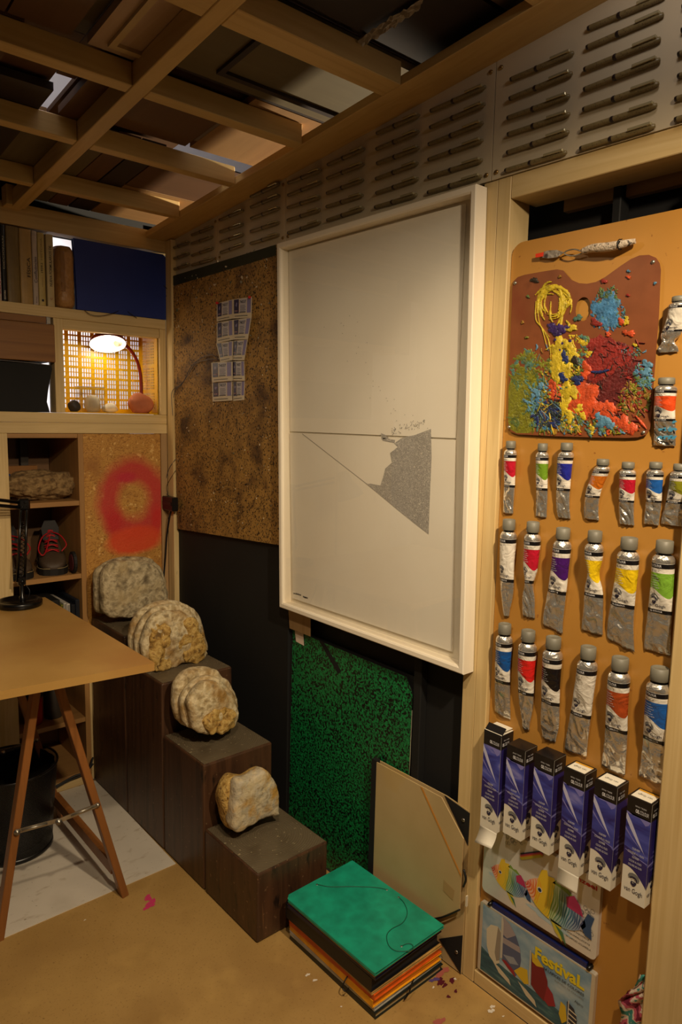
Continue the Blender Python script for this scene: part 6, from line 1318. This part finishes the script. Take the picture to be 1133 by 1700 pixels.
sp_.tube([a_.lerp(b__, i/m_)+V((.006*math.cos(i*.9), .006*math.sin(i*.9), 0)) for i in range(m_+1)], .0014, DLM, 5); sp_.build('spring', None, dl)
k_ = MB(); k_.box(ej+V((-.020, -.009, -.018)), ej+V((.018, .009, .020)), bev=.006)
for dx, dz in ((-.009, -.006), (.008, -.005), (0, .008)): k_.lathe([(0, -.010), (.003, -.0098), (.0035, -.007)], ej+V((dx, -.003, dz)), 'y', None, 10)
k_.build('elbow_joint', DLM, dl)
q = MB(); q.tube([ej+V((-.01, 0, .008)), e2+V((0, 0, .010))], .0055, DLM, 8); q.tube([ej+V((-.01, 0, -.008)), e2+V((0, 0, -.010))], .0055, DLM, 8); q.build('upper_arm', None, dl)
shd = MB(); sM = V((-.3, -.2, -1)).normalized().to_track_quat('Z', 'Y').to_matrix(); shd.lathe([(0, -.05), (.02, -.048), (.028, -.03), (.03, .0), (.055, .05), (.06, .07)], e2+V((-.05, -.02, -.01)), 'z', DLM, 28, M=sM); shd.build('shade', None, dl)
MB().tube(spline([hj+V((.008, -.006, -.01)), hj+V((.018, -.02, -.03)), lc_+V((.025, -.01, .022))], 6), .0016, RUBBER, 6).build('cord', None, dl)

# ================================================================== PORTFOLIOS AND FOLDERS
speck = nmat('green_speckle', [(.0, (26, 150, 80)), (.455, (26, 150, 80)), (.475, (10, 14, 12)), (.54, (10, 14, 12)), (.56, (24, 140, 74))], (1, 1, 1), 190, 3, .4, .05, dist=1.6, extra=[((1, 1, 1), 150, .5, .56, (10, 14, 12))])
gp_ = thing('green_portfolio', 'tall black portfolio with green speckled cover leaning under the white frame', 'portfolio', (-.02, -1.05, 0))
def lean(y, z, x_): return V((x_+.047+.010*(z/.71), y+.022, z-.012*(z/.71)))   # foot stands out from the wall
q = MB(); pts = [(-.782, .004), (-.778, .712), (-.795, .712), (-1.275, .704), (-1.300, .665), (-1.300, .004)]
q.prism([lean(a_, b__, -.045) for a_, b__ in pts], (.003, 0, 0), speck, BLACKM); q.build('front_cover', None, gp_)
q = MB(); pts = [(-.780, .003), (-.778, .715), (-1.303, .708), (-1.303, .003)]; q.prism([lean(a_, b__, -.034) for a_, b__ in pts], (.003, 0, 0), BLACKM); q.build('back_cover', None, gp_)
q = MB(); q.prism([lean(a_, b__, -.0455) for a_, b__ in [(-.768, .004), (-.766, .713), (-.783, .713), (-.785, .004)]], (.012, 0, 0), BLACKM); q.build('spine', None, gp_)
q = MB(); q.prism([lean(a_, b__, -.0456) for a_, b__ in [(-.912, .712), (-.935, .712), (-1.02, .645), (-1.005, .632)]], (.0004, 0, 0), BLACKM); q.build('ribbon', None, gp_)
q = MB(); q.prism([W(490, 1047, .0100), W(504, 1052, .0100), W(505, 1072, .0100), W(492, 1065, .0100)], (-.0004, 0, 0), mat('masking_tape', (226, 206, 190), .6)); q.build('tape', None, gp_)
q = MB(); q.tube([lean(-1.3005, .62, -.0445), lean(-1.301, .5, -.0445), lean(-1.3005, .42, -.0445)], .0009, mat('worn_edge', (190, 184, 160), .6), 5); q.build('worn_edge', None, gp_)
kr = nmat('grey_board', [(.3, (186, 160, 112)), (.6, (198, 172, 124)), (.8, (174, 148, 100))], nscale=6, detail=8, rough=.6, extra=[((1, 1, 1), 5, .6, .75, (196, 164, 100))])
g2_ = thing('grey_portfolio', 'beige board portfolio with black spine leaning against the pine post', 'portfolio', (-.04, -1.33, 0))
def lean2(y, z, x_): return V((x_+.052+.006*(z/.43), y+.026, z-.012*(z/.43)))
q = MB(); pts = [(-1.205, .012), (-1.205, .437), (-1.432, .447), (-1.515, .372), (-1.508, .15), (-1.505, .14), (-1.447, .082), (-1.42, .012)]
pts = [(-1.205, .012), (-1.200, .447), (-1.434, .447), (-1.508, .372), (-1.508, .185), (-1.42, .10), (-1.42, .012)]
q.prism([lean2(a_, b__, -.071) for a_, b__ in pts], (.003, 0, 0), kr); q.build('front_cover', None, g2_)
q = MB(); q.prism([lean2(a_, b__, -.058) for a_, b__ in [(-1.205, .004), (-1.200, .447), (-1.44, .449), (-1.513, .44), (-1.513, .004)]], (.0025, 0, 0), kr); q.build('back_cover', None, g2_)
for pts_ in ([(-1.4345, .448), (-1.514, .437), (-1.514, .352)], [(-1.44, .055), (-1.5125, .11), (-1.5125, .004)]):
    q = MB(); q.prism([lean2(a_, b__, -.0595) for a_, b__ in pts_], (.0012, 0, 0), BLACKM); q.build('corner_patch', None, g2_)
    cx_ = lean2(sum(p[0] for p in pts_)/3-.01, sum(p[1] for p in pts_)/3, -.0615); MB().lathe([(0.002, -.001), (.0045, -.001), (.0045, .001)], cx_, 'x', STEEL, 12).build('eyelet', None, g2_)
q = MB(); q.prism([lean2(a_, b__, -.0715) for a_, b__ in [(-1.185, .006), (-1.184, .45), (-1.203, .451), (-1.207, .006)]], (.015, 0, 0), BLACKM); q.build('spine', None, g2_)
q = MB(); pA, pB = lean2(-1.365, .446, -.0717), lean2(-1.508, .27, -.0717); q.prism([pA, pB, pB+V((0, 0, .008)), pA+V((0, -.0075, 0))], (-.0003, 0, 0), mat('orange_band', (206, 140, 56), .5)); q.build('elastic_band', None, g2_)
q = MB(); q.tube(spline([lean2(-1.5105, .29, -.066), lean2(-1.52, .27, -.068), lean2(-1.512, .245, -.066)], 5), .0028, RUBBER, 6); q.build('tie_loop', None, g2_)
q = MB(); q.tube(spline([lean2(-1.51, .185, -.0725), lean2(-1.465, .14, -.0735), lean2(-1.40, .09, -.0735)], 5), .0022, RUBBER, 6); q.build('tie_cord', None, g2_)
q = MB(); q.box((-.018, -1.503, .198), (-.012, -1.500, .225)); q.build('white_clip', mat('white_clip', (220, 210, 190), .5), g2_)
q = MB(); q.prism([lean2(a_, b__, -.0716) for a_, b__ in [(-1.455, .235), (-1.49, .225), (-1.487, .196), (-1.455, .205)]], (-.0002, 0, 0), mat('brown_tape', (176, 142, 92), .4)); q.build('tape', None, g2_)
# stack of folders
def folder(label, z0, z1, c0, rot, col, sz=(.236, .335), flapcol=None, thick=.0018, extra=None, name='card_folder', fill=(214, 190, 140)):
    th = thing(name, label, 'folder', (c0[0], c0[1], z0), 'stack of card folders on the floor')
    M = Matrix.Translation(V((c0[0], c0[1], 0))) @ Matrix.Rotation(rot, 4, 'Z')
    w2, h2 = sz[0]/2, sz[1]/2; m = nmat('card_%d_%d_%d' % col, [(.3, tuple(int(v*.9) for v in col)), (.5, col), (.7, tuple(min(255, int(v*1.12)) for v in col))], nscale=26, detail=9, rough=.45, bump=.08)
    def ch(c_=.012): return [(-w2, -h2), (w2, -h2), (w2, h2), (-w2+c_, h2), (-w2, h2-c_)]
    q = MB(); q.prism([M @ V((a_, b__, z0+.0002)) for a_, b__ in ch()], (0, 0, thick), m); q.build('back_cover', None, th)
    q = MB(); q.prism([M @ V((a_, b__, z1-thick)) for a_, b__ in ch()], (0, 0, thick-.0002), m); q.build('front_cover', None, th)
    if z1-z0 > .006:
        q = MB(); q.box((-w2+.004, -h2+.004, z0+thick+.0004), (w2-.006, h2-.006, z1-thick-.0004), M=M); q.build('papers', nmat('papers_%d_%d_%d' % fill, [(.3, fill), (.7, tuple(int(v*.8) for v in fill))], (1, 1, 300), 2, 2, .8), th)
        q = MB()
        for (a_, b__) in (((-w2-.0005, -h2), (-w2+.0007, h2-.015)),): q.box((a_[0], a_[1], z0+.0004), (b__[0], b__[1], z1-.0004), M=M)
        q.build('spine', m, th)
    return th, M
folder('black and dark green folder at the very bottom of the stack', .0003, .016, (-.143, -1.278), .0, (22, 30, 28), (.232, .338))
folder('grey folder second from the bottom of the stack', .0165, .027, (-.143, -1.276), .012, (170, 166, 156), (.234, .33), fill=(190, 190, 190))
folder('bright yellow orange folder in the lower half of the stack', .0275, .046, (-.145, -1.276), -.012, (244, 168, 24), (.232, .334), fill=(240, 150, 30))
folder('deep orange folder with bulging flap', .0465, .062, (-.147, -1.278), .01, (224, 96, 24), (.232, .332), fill=(230, 120, 30))
folder('tan kraft folder under the black ones', .0625, .070, (-.149, -1.276), -.008, (186, 146, 82), (.234, .334))
thb, Mb = folder('thick glossy black folder in the middle of the stack', .0705, .106, (-.153, -1.274), .012, (16, 16, 19), (.236, .332), fill=(24, 24, 30))
folder('thin black folder with purple edge below the green one', .1065, .116, (-.157, -1.284), .03, (28, 24, 44), (.232, .33), fill=(50, 44, 70))
folder('thin kraft edged folder just below the green top one', .1165, .122, (-.156, -1.286), .01, (196, 160, 96), (.234, .33))
tg, Mg = folder('jade green folder with a loose elastic on top of the stack', .1225, .1305, (-.157, -1.288), .012, (24, 150, 122), (.236, .334), thick=.0016)
def gl_(px, py, dz=.0008): p = F(px, py, .1305); return V((p.x, p.y, .1305+dz))
ecol = mat('green_elastic', (16, 92, 70), .5)
S4 = lambda a_, b__: (460+a_/3.777, 1360+b__/3.777)
for pts_ in ([(252, 410), (330, 425), (450, 424), (560, 426), (640, 432), (690, 443)], [(765, 490), (800, 530), (818, 590), (790, 650), (720, 690), (690, 730), (700, 790), (740, 825), (800, 830), (850, 820), (850, 790), (820, 782), (782, 797)]):
    MB().tube(spline([gl_(*S4(*p_)) for p_ in pts_], 6), .0011, ecol, 6).build('elastic', None, tg)
for p_ in ((252, 410), (690, 443), (765, 490), (782, 797)): MB().lathe([(.0012, .0006), (.0028, .0006), (.003, 0)], gl_(*S4(*p_), .0001), 'z', STEEL, 12).build('eyelet', None, tg)
cable('folder_elastic', 'black elastic loop sticking out of the orange folder on its long side', [F(*S4(450, 975), .05), F(*S4(428, 1010), .045), F(*S4(412, 1055), .03), F(*S4(428, 1078), .024), F(*S4(450, 1060), .022)], .0017, RUBBER, 'elastic')
cable('folder_elastic', 'black elastic stretched over the yellow folder on its short side', [F(*S4(835, 985), .058)+V((.0, -.012, 0)), F(*S4(822, 1015), .045)+V((.0, -.012, 0)), F(*S4(805, 1070), .025)+V((0, -.012, 0)), F(*S4(775, 1112), .008)+V((0, -.012, 0))], .0017, RUBBER, 'elastic')
